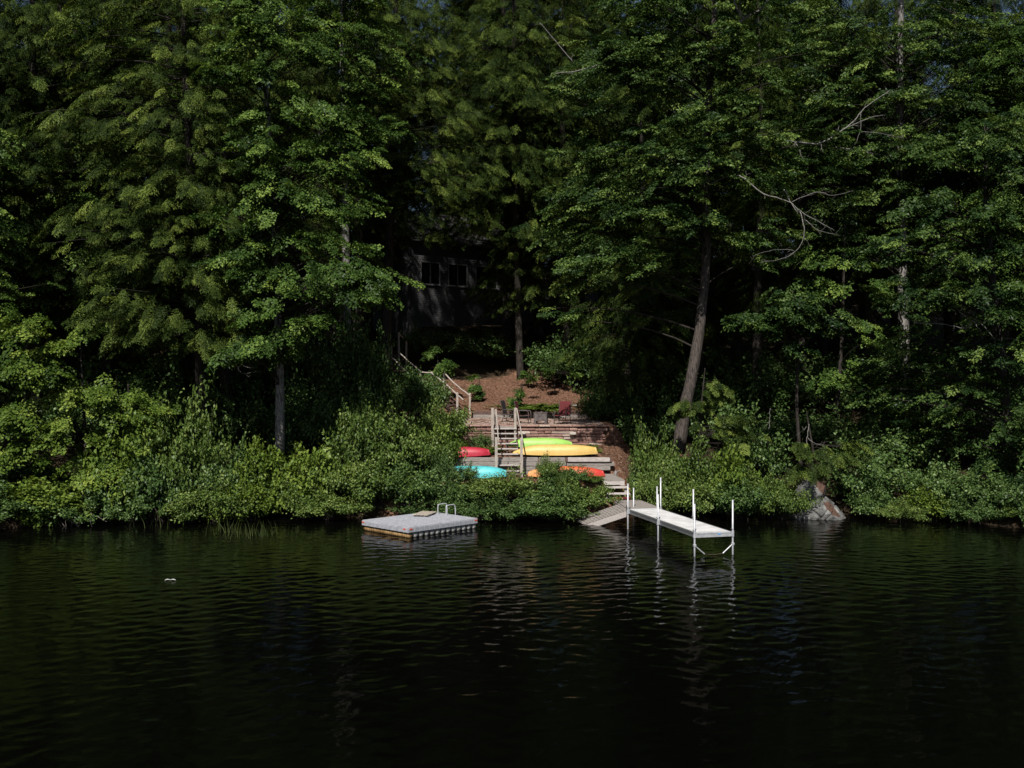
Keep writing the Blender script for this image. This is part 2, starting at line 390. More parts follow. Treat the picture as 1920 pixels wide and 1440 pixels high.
def spray_leaves(C, O, size, kind, rng, dens=1.0):
    K = KIND[kind]; n = len(C); nb, m = K['nb'], max(3, int(K['m'] * dens))
    up = np.array([0, 0, 1.0])
    droop = K['droop'] + rng.normal(0, 0.24, n)
    u = nrm(O - up * droop[:, None]); v = nrm(np.cross(up, u)); w = np.cross(u, v)
    w = nrm(w + v * rng.normal(0, 0.30, n)[:, None]); v = nrm(np.cross(w, u))
    L = (K['L'] * size)[:, None]; Wd = (K['W'] * size)[:, None]
    t = np.linspace(-0.5, 0.5, nb)[None] + rng.uniform(-0.03, 0.03, (n, nb))
    side = np.where(np.arange(nb) % 2 == 0, 1.0, -1.0)[None] * np.ones((n, 1))
    bl = Wd * (1.0 - 0.75 * np.clip(t + 0.5, 0, 1) ** 1.6) * rng.uniform(0.65, 1.15, (n, nb))
    ang = np.radians(K['ang'] + rng.normal(0, 9, (n, nb)))
    base = C[:, None] + u[:, None] * (t * L)[..., None] - w[:, None] * (0.30 * K['dome'] * (t + 0.5) ** 2 * L)[..., None]
    bd = u[:, None] * np.cos(ang)[..., None] + v[:, None] * (side * np.sin(ang))[..., None]
    s = (np.arange(m)[None, None] + rng.uniform(0, 1, (n, nb, m))) / m
    pos = base[:, :, None] + bd[:, :, None] * (s * bl[..., None])[..., None]
    sagd = K['dome'] * s ** 2 * bl[..., None]
    pos = pos - w[:, None, None] * (sagd * 0.6)[..., None] - up * (sagd * 0.4)[..., None]
    pos = pos + rng.normal(0, 0.022 if kind == 'hemlock' else 0.035, pos.shape)
    if kind == 'hemlock':
        la = np.radians(rng.uniform(25, 70, s.shape)) * np.where(np.arange(m) % 2 == 0, 1, -1)
    elif kind == 'maple':
        la = np.radians(rng.uniform(-80, 80, s.shape))
    else:
        la = np.radians(rng.uniform(-140, 140, s.shape))
    bs = nrm(np.cross(np.broadcast_to(w[:, None], bd.shape), bd))
    dr = bd[:, :, None] * np.cos(la)[..., None] + bs[:, :, None] * np.sin(la)[..., None]
    dr = dr - up * (0.25 + 0.75 * s * K['dome'])[..., None] * rng.uniform(0.3, 1.1, s.shape)[..., None]
    nm = w[:, None, None] + rng.normal(0, 0.30 if kind != 'oak' else 0.42, pos.shape)
    pt = rng.normal(0.33, 0.25, n)[:, None, None]
    tint = pt + 0.30 * (s - 0.4) + rng.normal(0, 0.12, s.shape)
    ln = rng.uniform(*K['ln'], s.shape) * np.clip(size[:, None, None], 0.8, 1.15); wd = rng.uniform(*K['wd'], s.shape)
    keep = rng.uniform(0, 1, s.shape) < 0.93
    k = keep.ravel()
    return [a.reshape(-1, a.shape[-1])[k] if a.ndim == 4 else a.ravel()[k] for a in (pos, dr, nm, ln, wd, tint)]

def make_tree(name, label, cat, kind, path, blobs, bark, seed, mat=None, group=None, dead=(), rise=0.35, extra_limb=0.5, base=None, front=0.8, dens=1.9, clump=4.0, csig=0.42, limb_r=0.035):
    """path: [(x,y,z,r)] world; blobs: [(center, (rx,ry,rz), n, size)] world"""
    rng = np.random.default_rng(seed)
    path = np.asarray(path, float)
    root = thing(name, label, cat, path[0][:3] if base is None else base, 0, group)
    org = np.array(root.location)
    tb = MB()
    pp = smooth_path(path, max(12, len(path) * 5))
    tb.tube(pp[:, :3] - org, pp[:, 3], 9, True, 0.07)
    zs = pp[:, 2]
    def at_z(z): 
        return np.array([np.interp(z, zs, pp[:, 0]), np.interp(z, zs, pp[:, 1]), z])
    parts = []
    for (c, r, n, size) in blobs:
        c = np.asarray(c, float); r = np.asarray(r, float); n = int(n * dens)
        nc = max(1, int(round(n / clump)))
        q = nrm(rng.normal(0, 1, (nc, 3))) * (rng.uniform(0.05, 1, (nc, 1)) ** (1 / 2.6))
        C = (c + q * r)[rng.integers(0, nc, n)] + rng.normal(0, 1, (n, 3)) * np.array([1.0, 1.0, 0.42]) * csig * size
        ax = np.stack([np.interp(C[:, 2], zs, pp[:, 0]), np.interp(C[:, 2], zs, pp[:, 1])], 1)
        out = np.zeros_like(C); out[:, :2] = C[:, :2] - ax
        out[:, :2] += rng.normal(0, 0.45, (n, 2)) + np.array([0, -front])
        out = nrm(out)
        sz = size * rng.uniform(0.6, 1.25, n)
        parts.append(spray_leaves(C - org, out, sz, kind, rng))
        for i in range(n):
            if rng.uniform() < extra_limb * 0.35:
                e = C[i] - out[i] * 0.35 * sz[i]
                hd = np.linalg.norm(C[i, :2] - ax[i])
                z0 = C[i, 2] - min(hd, 3.5) * rise * rng.uniform(0.5, 1.3)
                z0 = min(max(z0, zs[0] + 1.2), zs[-1] - 0.3)
                a = at_z(z0); mid = (a + e) / 2 + np.array([0, 0, 0.10 * hd]) + rng.normal(0, 0.10 + 0.05 * hd, 3)
                rr = min(limb_r * 0.7 + 0.004 * hd, 0.06)
                tb.tube(bez(a, mid, e, 6) - org, np.linspace(rr, 0.008, 6), 5, False, tint=1)
                e2 = C[i] + out[i] * 0.45 * sz[i] - np.array([0, 0, 0.12])
                tb.tube(np.array([e, (e + e2) / 2, e2]) - org, [0.010, 0.008, 0.004], 4, False, tint=1)
    tr = tb.build('trunk', [M[bark], M['bark_limb_shaded']], root, True)
    tr.data.polygons.foreach_set('material_index', [1 if t == 1 else 0 for t in tb.T])
    arrs = [np.concatenate([p[k] for p in parts]) for k in range(6)]
    leaf_object('crown', *arrs, mat=M[mat or kind], parent=root)
    for dl in dead:
        mb = MB()
        for (pts, r0, r1) in dl:
            pts = np.asarray(pts, float); k = len(pts) * 4
            sp = smooth_path(pts, k) + rng.normal(0, 0.012, (k, 3))
            mb.tube(sp - org, np.linspace(r0, r1, k), 6, True, 0.1)
            seg = np.linalg.norm(np.diff(sp, axis=0), axis=1).sum()
            for _ in range(int(seg * 3.2)):
                i = rng.integers(1, k - 1); tg = nrm(sp[i + 1] - sp[i - 1]); L = rng.uniform(0.12, 0.55)
                dv = nrm(tg * 0.6 + rng.normal(0, 0.6, 3)); e = sp[i] + dv * L + np.array([0, 0, -0.12 * L]); mm = (sp[i] + e) / 2 + rng.normal(0, 0.04 * L + .01, 3)
                rr = max(0.004, np.interp(i, [0, k - 1], [r0, r1]) * 0.35)
                mb.tube(np.array([sp[i], mm, e]) - org, [rr, rr * .7, 0.002], 4, False)
                if L > .3:
                    e2 = mm + nrm(dv + rng.normal(0, .6, 3)) * L * .5; mb.tube(np.array([mm, (mm + e2) / 2 + rng.normal(0, .01, 3), e2]) - org, [rr * .6, rr * .4, 0.002], 4, False)
        mb.build('dead_branch', M['dead'], root, True)
    return root

def pix_blobs(lst):
    """(px, py, d, rx_px, ry_px, ry_m, n, size)"""
    return [(P(px, py, d), (rx / F * d, rd, ry / F * d), int(n), sz) for (px, py, d, rx, ry, rd, n, sz) in lst]

def pix_path(lst):
    return [(*P(px, py, d), r) for (px, py, d, r) in lst]

def copy_thing(src, name, loc, rz=0, scale=(1, 1, 1), label=None, group=None):
    r = src.copy(); COL.objects.link(r); r.name = name
    r.location = tuple(loc); r.rotation_euler = (0, 0, rz); r.scale = scale
    if label: r['label'] = label
    if group: r['group'] = group
    for ch in list(src.children):
        c = ch.copy(); COL.objects.link(c); c.parent = r
        for g in ch.children:
            d = g.copy(); COL.objects.link(d); d.parent = c
    return r

# ------------------------------------------------------------------ terrain
SH = [(-200, 1000), (0, 1000), (100, 988), (300, 981), (560, 968), (680, 964), (900, 968), (1060, 968), (1200, 957), (1400, 968), (1500, 974), (1600, 972), (1700, 977), (1850, 988), (1920, 998), (2200, 1010)]
_d = [CAMZ * F / (y - 720.0) for _, y in SH]
SHX = [(x - 960) / F * d for (x, _), d in zip(SH, _d)]
def shore(x): return np.interp(x, SHX, _d) + 0.45 + 0.45 * np.clip((np.abs(x) - 7) / 5, 0, 1)
PROF_S = [-60, -3, -1, -0.15, 0.25, 1.0, 2.5, 5, 9, 12.5, 16, 20, 25, 36, 60, 110, 300]
PROF_Z = [-6, -1.8, -0.75, -0.12, 0.30, 0.62, 1.15, 2.1, 3.5, 4.5, 5.6, 7.2, 9.6, 13.5, 21, 29, 31]
def sstep(a, b, x):
    t = np.clip((x - a) / (b - a), 0, 1); return t * t * (3 - 2 * t)
TIER_Y = [29.5, 30.9, 31.0, 33.0, 33.12, 36.05, 36.2, 41.0, 41.15, 44.0, 48.0, 54.0, 57.0, 70.0]
TIER_Z = [0.5, 1.05, 1.42, 1.50, 2.08, 2.62, 3.60, 3.74, 4.12, 4.95, 6.24, 10.1, 10.6, 13.8]
def wav(x, y, f, p): return np.sin(x * f + p) * np.cos(y * f * 0.83 + 1.7 * p) 
def gz(x, y):
    x = np.asarray(x, float); y = np.asarray(y, float)
    nat = np.interp(y - shore(x), PROF_S, PROF_Z)
    land = sstep(0.2, 2.5, y - shore(x))
    nat = nat + land * (0.16 * wav(x, y, 0.7, 0.4) + 0.09 * wav(x, y, 1.9, 2.0) + 0.35 * wav(x, y, 0.21, 1.1))
    tier = np.interp(y, TIER_Y, TIER_Z) + 0.03 * wav(x, y, 2.3, 0.9) * (y > 41.3)
    right = 5.15 - 0.45 * sstep(36, 33, y) - 0.8 * sstep(32.5, 31, y)
    wgt = sstep(-8.5, -7.0, x) * (1 - sstep(right, right + 1.3, x)) * sstep(29.6, 30.8, y) * (1 - sstep(52, 66, y) * 0.7)
    return nat * (1 - wgt) + tier * wgt
def G(x, y): return float(gz(x, y))

xs = np.unique(np.concatenate([np.linspace(-300, -30, 14), np.arange(-30, -9, 0.6), np.arange(-9, 8, 0.22), np.arange(8, 30, 0.6), np.linspace(30, 300, 14)]))
ys = np.unique(np.concatenate([np.array([-300, -100, 0, 15, 22, 25]), np.arange(26, 30.8, 0.3), np.arange(30.8, 49, 0.25), np.array([30.9, 31.0, 33.0, 33.12, 36.05, 36.2, 41.0, 41.15]), np.arange(49, 70, 0.8), np.arange(70, 120, 4), np.array([140, 180, 240, 320, 400])]))
X, Y = np.meshgrid(xs, ys)
Z = gz(X, Y) + np.where((Y > 31) & (np.abs(X) < 30), 0.018 * RNG.normal(0, 1, X.shape), 0)
nx, ny = len(xs), len(ys)
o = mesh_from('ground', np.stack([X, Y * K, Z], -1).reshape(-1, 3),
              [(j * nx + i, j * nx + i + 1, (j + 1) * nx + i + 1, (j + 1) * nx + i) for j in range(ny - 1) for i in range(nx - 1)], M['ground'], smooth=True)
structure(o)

# water: rippled sheet, fine near the shore
def water_sheet():
    wx = np.unique(np.concatenate([np.linspace(-400, -26, 12), np.arange(-26, 26, 0.085), np.linspace(26, 400, 12)]))
    wy = np.unique(np.concatenate([np.linspace(-400, -1, 10), np.arange(-1, 9, 0.16), np.arange(9, 26, 0.11), np.arange(26, 43.5, 0.085), np.array([45, 48, 80])]))
    X, Y = np.meshgrid(wx, wy); Z = np.zeros_like(X)
    rng = np.random.default_rng(3)
    for k in range(44):
        lam = 0.23 * (1.062 ** (k % 22)) * rng.uniform(0.9, 1.1)
        th = rng.normal(math.radians(97), 0.55)          # crests mostly along x
        A = 0.0027 * lam ** 0.6
        ph = rng.uniform(0, 6.28)
        kx, ky = math.cos(th) * 6.283 / lam, math.sin(th) * 6.283 / lam
        env = np.clip(0.45 + 0.75 * np.sin(X * rng.uniform(0.12, 0.6) + rng.uniform(0, 6)) * np.sin(Y * rng.uniform(0.15, 0.7) + rng.uniform(0, 6)), 0, 1.2)
        Z += A * env * np.sin(kx * X + ky * Y + ph)
    fade = sstep(27, 22, np.abs(X)) * sstep(-2, 3, Y)
    calm = (0.75 + 0.25 * sstep(40, 26, Y)) * (0.5 + 0.5 * sstep(6, 27, Y))
    Z *= fade * calm * 1.15
    nx, ny = len(wx), len(wy)
    idx = np.arange(nx * ny).reshape(ny, nx)
    q = np.stack([idx[:-1, :-1], idx[:-1, 1:], idx[1:, 1:], idx[1:, :-1]], -1).reshape(-1, 4)
    me = bpy.data.meshes.new('lake_water')
    me.vertices.add(nx * ny); me.vertices.foreach_set('co', np.stack([X, Y, Z], -1).astype(np.float32).ravel())
    n = len(q); me.loops.add(n * 4); me.polygons.add(n)
    me.loops.foreach_set('vertex_index', q.astype(np.int32).ravel())
    me.polygons.foreach_set('loop_start', np.arange(0, n * 4, 4, dtype=np.int32))
    me.polygons.foreach_set('loop_total', np.full(n, 4, np.int32))
    me.polygons.foreach_set('use_smooth', np.ones(n, bool))
    me.materials.append(M['water']); me.update(calc_edges=True)
    o = bpy.data.objects.new('lake_water', me); COL.objects.link(o)
    structure(o)
water_sheet()

# patio sheet
pv = []; pf = []
gx = np.arange(-3.3, 4.75, 0.35); gy = np.arange(36.25, 41.0, 0.25)
for yy in gy:
    for xx in gx: pv.append((xx, yy * K, 3.60 + (yy - 36.2) / 4.8 * 0.14 + 0.012))
n_ = len(gx)
for j in range(len(gy) - 1):
    for i in range(n_ - 1): pf.append((j * n_ + i, j * n_ + i + 1, (j + 1) * n_ + i + 1, (j + 1) * n_ + i))
structure(mesh_from('patio_paving', pv, pf, M['patio']))

# ================================================================== made things
def wp(x, d, z): return np.array([x, d * K, z])

def put(mb, root, name, mat, smooth=False, tint=False):
    """build a part given in world coordinates under an unrotated root"""
    org = np.array(root.location)
    mb.V = [tuple(np.asarray(v) - org) for v in mb.V]
    return mb.build(name, mat, root, smooth, tint)

# ---- aluminium dock
def make_dock():
    nl = wp(6.10, 23.5, 0.78); fl = wp(4.61, 27.9, 0.78)
    ax = nrm(fl - nl); L = np.linalg.norm(fl - nl); pr = np.array([ax[1], -ax[0], 0.0]); Wd = 1.24
    up = np.array([0, 0, 1.0])
    root = thing('aluminium_dock', 'pale aluminium dock on tall pipe legs reaching out over the dark water', 'dock', (*((nl + fl) / 2 + pr * Wd / 2)[:2], 0.0))
    q = lambda a, b, z: nl + ax * a + pr * b + up * (z - 0.78)
    for k in range(2):
        mb = MB(); a0 = k * L / 2 + 0.01; a1 = (k + 1) * L / 2 - 0.01; n = 12
        for i in range(n):
            s0 = a0 + (a1 - a0) * i / n; s1 = a0 + (a1 - a0) * (i + 1) / n - 0.008
            mb.box(q((s0 + s1) / 2, Wd / 2, 0.765), (s1 - s0, Wd - 0.07, 0.03), axes=(ax, pr, up), bev=0.004)
        put(mb, root, 'deck_panel', M['alu_deck'])
    for b in (0.0, Wd):
        mb = MB()
        mb.box(q(L / 2, b, 0.745), (L, 0.05, 0.07), axes=(ax, pr, up), bev=0.006)
        mb.box(q(L / 2, b, 0.665), (L, 0.036, 0.08), axes=(ax, pr, up), bev=0.004)
        mb.box(q(L / 2, b, 0.615), (L, 0.05, 0.025), axes=(ax, pr, up), bev=0.004)
        put(mb, root, 'side_rail', M['alu_side'])
    for a in (-0.035, L + 0.035):
        mb = MB()
        mb.box(q(a, Wd / 2, 0.70), (0.045, Wd + 0.04, 0.17), axes=(ax, pr, up), bev=0.006)
        mb.box(q(a - (0.026 if a < 0 else -0.026), Wd / 2, 0.75), (0.012, Wd + 0.03, 0.03), axes=(ax, pr, up), bev=0.003)
        put(mb, root, 'end_rail', M['alu'])
    mb = MB(); mb.box(q(-0.062, 0.80, 0.72), (0.006, 0.10, 0.05), axes=(ax, pr, up)); put(mb, root, 'maker_plate', kayak_mat('blue_sticker', (0.10, 0.35, 0.75), (0.12, 0.40, 0.8)))
    for (a, b, top) in ((-0.02, -0.07, 1.74), (-0.02, Wd + 0.07, 1.83), (L / 2, -0.07, 1.71), (L / 2, Wd + 0.07, 1.86), (L - 0.03, -0.07, 1.79), (L - 0.03, Wd + 0.07, 2.0)):
        mb = MB(); p = q(a, b, 0)
        mb.tube([p + up * -1.2, p + up * 0.3, p + up * top], 0.030, 10)
        leg = put(mb, root, 'leg', M['alu'], True)
        cb = MB(); cb.tube([q(a, b, 0.60), q(a, b, 0.80)], 0.05, 10)
        cb.box(q(a, b + (0.05 if b < 0 else -0.05), 0.70), (0.10, 0.05, 0.16), axes=(ax, pr, up), bev=0.006)
        put(cb, root, 'leg_bracket', M['alu'], False)
        hb = MB(); hb.beam(q(a, b, 0.83), q(a - 0.14, b - 0.14, 0.90), 0.02, 0.02); put(hb, root, 'clamp_handle', M['chair_metal'])
    for b, s in ((-0.07, 1), (Wd + 0.07, -1)):
        mb = MB(); e = q(-0.02, b, 0.36)
        mb.beam(e, q(-0.02, b + s * 0.36, 0.06), 0.035, 0.035); mb.box(e, (0.07, 0.09, 0.09), axes=(ax, pr, up), bev=0.01)
        put(mb, root, 'brace', M['alu'])
    mb = MB(); a = q(-0.02, 0.29, 0.06); b = q(-0.02, Wd - 0.29, 0.06)
    mb.tube([a, (a + b) / 2 - up * 0.03, b], 0.006, 6); put(mb, root, 'brace_cable', M['wood_dark'])
make_dock()

# ---- wooden landing, ramp, steps
def plank_deck(mb, c00, c10, c11, c01, n, th=0.04, gap=0.006):
    """planks side by side between edge c00-c10 and edge c01-c11 (planks run 00->10)"""
    c00, c10, c11, c01 = [np.asarray(c, float) for c in (c00, c10, c11, c01)]
    for i in range(n):
        t0 = i / n + gap / 2; t1 = (i + 1) / n - gap / 2
        a, b = c00 + (c01 - c00) * t0, c10 + (c11 - c10) * t0
        c, d = c10 + (c11 - c10) * t1, c00 + (c01 - c00) * t1
        dz = np.array([0, 0, RNG.uniform(-0.004, 0.004)])
        e = RNG.uniform(-0.015, 0.015)
        b = b + (b - a) * e; c = c + (c - d) * e
        dn = np.array([0, 0, -th])
        V = [a + dn, b + dn, c + dn, d + dn, a, b, c, d]
        mb.add([v + dz for v in V], [(0, 3, 2, 1), (4, 5, 6, 7), (0, 1, 5, 4), (1, 2, 6, 5), (2, 3, 7, 6), (3, 0, 4, 7)])

C_ = wp(4.62, 28.06, 0.74); FR = wp(5.98, 28.30, 0.74); BR = wp(5.46, 30.5, 0.74); BL = wp(4.40, 30.25, 0.74)
r = thing('wooden_landing', 'grey plank landing between the aluminium dock and the shore steps', 'landing', (*((C_ + BR) / 2)[:2], 0.0))
mb = MB(); plank_deck(mb, C_, FR, BR, BL, 18); put(mb, r, 'deck', M['wood'])
mb = MB()
dz = np.array([0, 0, -0.13])
for a, b in ((C_, FR), (BL, BR), (C_, BL), (FR, BR)): mb.beam(a + dz, b + dz, 0.045, 0.16)
put(mb, r, 'joist_frame', M['wood_pale'])
for (px, d, top) in ((1188, 28.7, 1.50), (1232, 28.45, 1.60)):
    p = P(px, 950, d); mb = MB(); mb.tube([(p[0], p[1], -0.9), (p[0], p[1], 0.3), (p[0], p[1], top)], 0.028, 10)
    put(mb, r, 'pipe_leg', M['alu'], True)
mb = MB(); p = C_ + np.array([-0.06, -0.02, 0]); mb.box((p[0], p[1], 0.66), (0.09, 0.09, 0.5), bev=0.01); put(mb, r, 'corner_post', M['wood_dark'])

D_ = wp(4.33, 29.25, 0.73); A_ = wp(2.55, 29.85, -0.02); B_ = wp(2.83, 28.88, -0.04); C2 = wp(4.54, 28.06, 0.72)
r = thing('boat_ramp', 'sloping grey plank ramp running down into the water beside the landing', 'ramp', (*((A_ + C2) / 2)[:2], 0.0))
mb = MB(); plank_deck(mb, A_, B_, C2, D_, 15, 0.035, 0.010); put(mb, r, 'ramp_deck', M['wood_y'])
dn = np.array([0, 0, -0.15])
mb = MB(); mb.beam(B_ + dn + np.array([0.1, -0.03, 0.03]), C2 + dn + np.array([0, -0.03, 0]), 0.05, 0.22); put(mb, r, 'side_board', M['wood_pale'])
mb = MB(); mb.beam(A_ + dn, D_ + dn, 0.05, 0.2); put(mb, r, 'side_board', M['wood'])

r = thing('shore_steps', 'short grey timber steps climbing from the landing to the lower terrace', 'steps', wp(4.6, 30.8, 0.9))
for k, (d, z, x0, x1) in enumerate(((30.52, 1.02, 4.05, 5.06), (30.82, 1.25, 4.0, 5.04))):
    mb = MB(); mb.box(wp((x0 + x1) / 2, d, z - 0.035), (x1 - x0, 0.34, 0.07), rz=0.06, bev=0.01); put(mb, r, 'tread', M['wood_pale'])
    for s in (x0 + 0.08, x1 - 0.10):
        mb = MB(); mb.box(wp(s, d + 0.03, z - 0.165), (0.14, 0.2, 0.19), rz=0.06, bev=0.01); put(mb, r, 'support_block', M['wood_pale'])
mb = MB(); mb.box(wp(4.45, 31.04, 1.365), (0.9, 0.07, 0.16), rz=0.04, bev=0.01); mb.box(wp(4.81, 31.01, 1.36), (0.2, 0.1, 0.19), rz=0.04, bev=0.01)
put(mb, r, 'riser_board', M['wood_pale'])
mb = MB(); plank_deck(mb, wp(3.6, 31.02, 1.50), wp(4.93, 31.02, 1.50), wp(4.62, 32.72, 1.56), wp(3.6, 32.72, 1.56), 9); put(mb, r, 'top_deck', M['wood'])
mb = MB(); mb.box(wp(4.7, 30.45, 0.80), (0.75, 0.12, 0.10), rz=0.05, bev=0.02); put(mb, r, 'base_stone', M['sling'])

# ---- lower timber retaining wall
r = thing('timber_retaining_wall', 'low grey weathered timber wall holding up the kayak terrace', 'retaining wall', wp(0.6, 32.95, 1.4))
for row, (z, segs) in enumerate(((1.50, ((-3.7, -0.1), (-0.06, 4.15))), (1.70, ((-3.7, 1.4), (1.44, 4.55))), (1.90, ((-3.75, -0.2), (-0.16, 2.5), (2.54, 4.74))), (2.10, ((-3.75, 1.2), (1.24, 2.46), (2.58, 4.52))))):
    for (x0, x1) in segs:
        yy = 32.93 - (0.05 if row == 3 and x0 > 2.5 else 0.0) + RNG.uniform(-0.01, 0.01)
        mb = MB(); mb.box(wp((x0 + x1) / 2, yy, z + 0.098), (x1 - x0, 0.19, 0.19), bev=0.012, jit=0.004)
        put(mb, r, 'timber', M['wood_pale'] if (row == 3 and x0 > 2.5) else M['wood'])
for x in (2.52, 4.56):
    mb = MB(); mb.box(wp(x, 32.89, 2.20), (0.10, 0.20, 0.20), bev=0.01); put(mb, r, 'timber_end', M['wood_dark'])

# ---- upper stone wall
def stone_wall():
    r = thing('stone_wall', 'red brown dry stone wall below the patio with one pale capping course', 'stone wall', wp(0.8, 36.1, 2.5))
    mb = MB(); z = 2.42; rows = 8; H = 1.20 / rows
    for k in range(rows):
        x = -3.45 + RNG.uniform(-0.1, 0.1); xe = 4.98 - 0.05 * (rows - k) + RNG.uniform(-0.1, 0.1); h = H * RNG.uniform(0.9, 1.08)
        if k == rows - 1: break
        while x < xe:
            L = min(RNG.uniform(0.35, 1.5), xe - x + 0.02)
            if L < 0.12: break
            t = RNG.uniform(0.1, 0.75) if RNG.uniform() > 0.12 else RNG.uniform(0.85, 1.0)
            hh = h - RNG.uniform(0.004, 0.03)
            dep = RNG.uniform(-0.05, 0.035)
            mb.box(wp(x + L / 2, 36.11, z + h / 2) + np.array([0, dep, RNG.uniform(-0.01, 0.01)]), (L - RNG.uniform(0.008, 0.03), 0.24, hh), rz=RNG.uniform(-0.03, 0.03), tint=t, bev=0.025, jit=0.012)
            x += L
        z += H
    put(mb, r, 'stone_courses', M['stonewall'], tint=True)
    mb = MB(); x = -3.4
    while x < 4.9:
        L = min(RNG.uniform(0.5, 1.3), 4.95 - x)
        mb.box(wp(x + L / 2, 36.10, 3.575), (L - 0.015, 0.36, 0.075), rz=RNG.uniform(-0.015, 0.015), tint=RNG.uniform(0.5, 0.9), bev=0.018, jit=0.008); x += L
    put(mb, r, 'capping', M['stonewall'], tint=True)
    mb = MB()
    for (px, py) in ((1074, 813), (979, 812)):
        p = P(px, py, 35.93); mb.box(p, (0.34, 0.16, 0.13), rz=0.1, bev=0.03, jit=0.02)
    put(mb, r, 'pale_block', M['stone_pale'])
stone_wall()
r = thing('back_timber_wall', 'two course timber edging at the foot of the mulch slope behind the patio', 'edging', wp(0.8, 41.05, 3.72))
for row, segs in enumerate((((-2.3, 0.9), (0.93, 4.4)), ((-2.25, 2.2), (2.23, 4.35)))):
    for x0, x1 in segs:
        mb = MB(); mb.box(wp((x0 + x1) / 2, 41.02, 3.83 + 0.205 * row), (x1 - x0, 0.2, 0.198), bev=0.02, jit=0.01); put(mb, r, 'timber', M['wood'] if row == 0 else M['wood_dark'])

# ---- lower staircase
def lower_stair():
    r = thing('wooden_staircase', 'bleached open tread wooden staircase from the lower terrace up to the patio', 'staircase', wp(-0.2, 33.5, 1.5))
    n = 9
    lx = lambda d: -0.91 + (35.8 - d) * 0.075
    rx = lambda d: 0.23 + (35.8 - d) * 0.035
    for k in range(n):
        d = 32.3 + 0.44 * k; z = 1.74 + 0.2125 * k
        mb = MB(); mb.box(wp((lx(d) + rx(d)) / 2, d, z), (rx(d) - lx(d), 0.29, 0.055), bev=0.008, jit=0.003); put(mb, r, 'tread', M['wood_pale'])
    for f in (lambda d: lx(d) + 0.02, lambda d: (lx(d) + rx(d)) / 2, lambda d: rx(d) - 0.02):
        mb = MB(); mb.beam(wp(f(32.1), 32.1, 1.50), wp(f(35.95), 35.95, 3.34), 0.045, 0.2); put(mb, r, 'stringer', M['wood_dark'])
    mb = MB(); mb.box(wp((lx(35.9) + rx(35.9)) / 2, 35.92, 3.50), (1.1, 0.06, 0.14), bev=0.008); put(mb, r, 'top_riser', M['wood'])
    for (x, d, z0, z1, w) in ((-0.72, 32.35, 1.35, 3.27, 0.12), (0.43, 32.35, 1.35, 3.25, 0.12), (-0.98, 35.72, 2.45, 4.50, 0.12), (-0.84, 36.0, 3.0, 4.42, 0.09), (0.17, 35.8, 2.45, 4.50, 0.12)):
        mb = MB(); mb.box(wp(x, d, (z0 + z1) / 2), (w, w, z1 - z0), bev=0.02, jit=0.006); put(mb, r, 'post', M['wood_z'])
    for (a, b) in ((wp(-0.80, 35.7, 4.40), wp(-0.62, 32.35, 3.05)), (wp(0.24, 35.78, 4.44), wp(0.50, 32.35, 3.05))):
        mb = MB(); mb.beam(a, b, 0.05, 0.10); put(mb, r, 'handrail', M['wood_z'])
lower_stair()

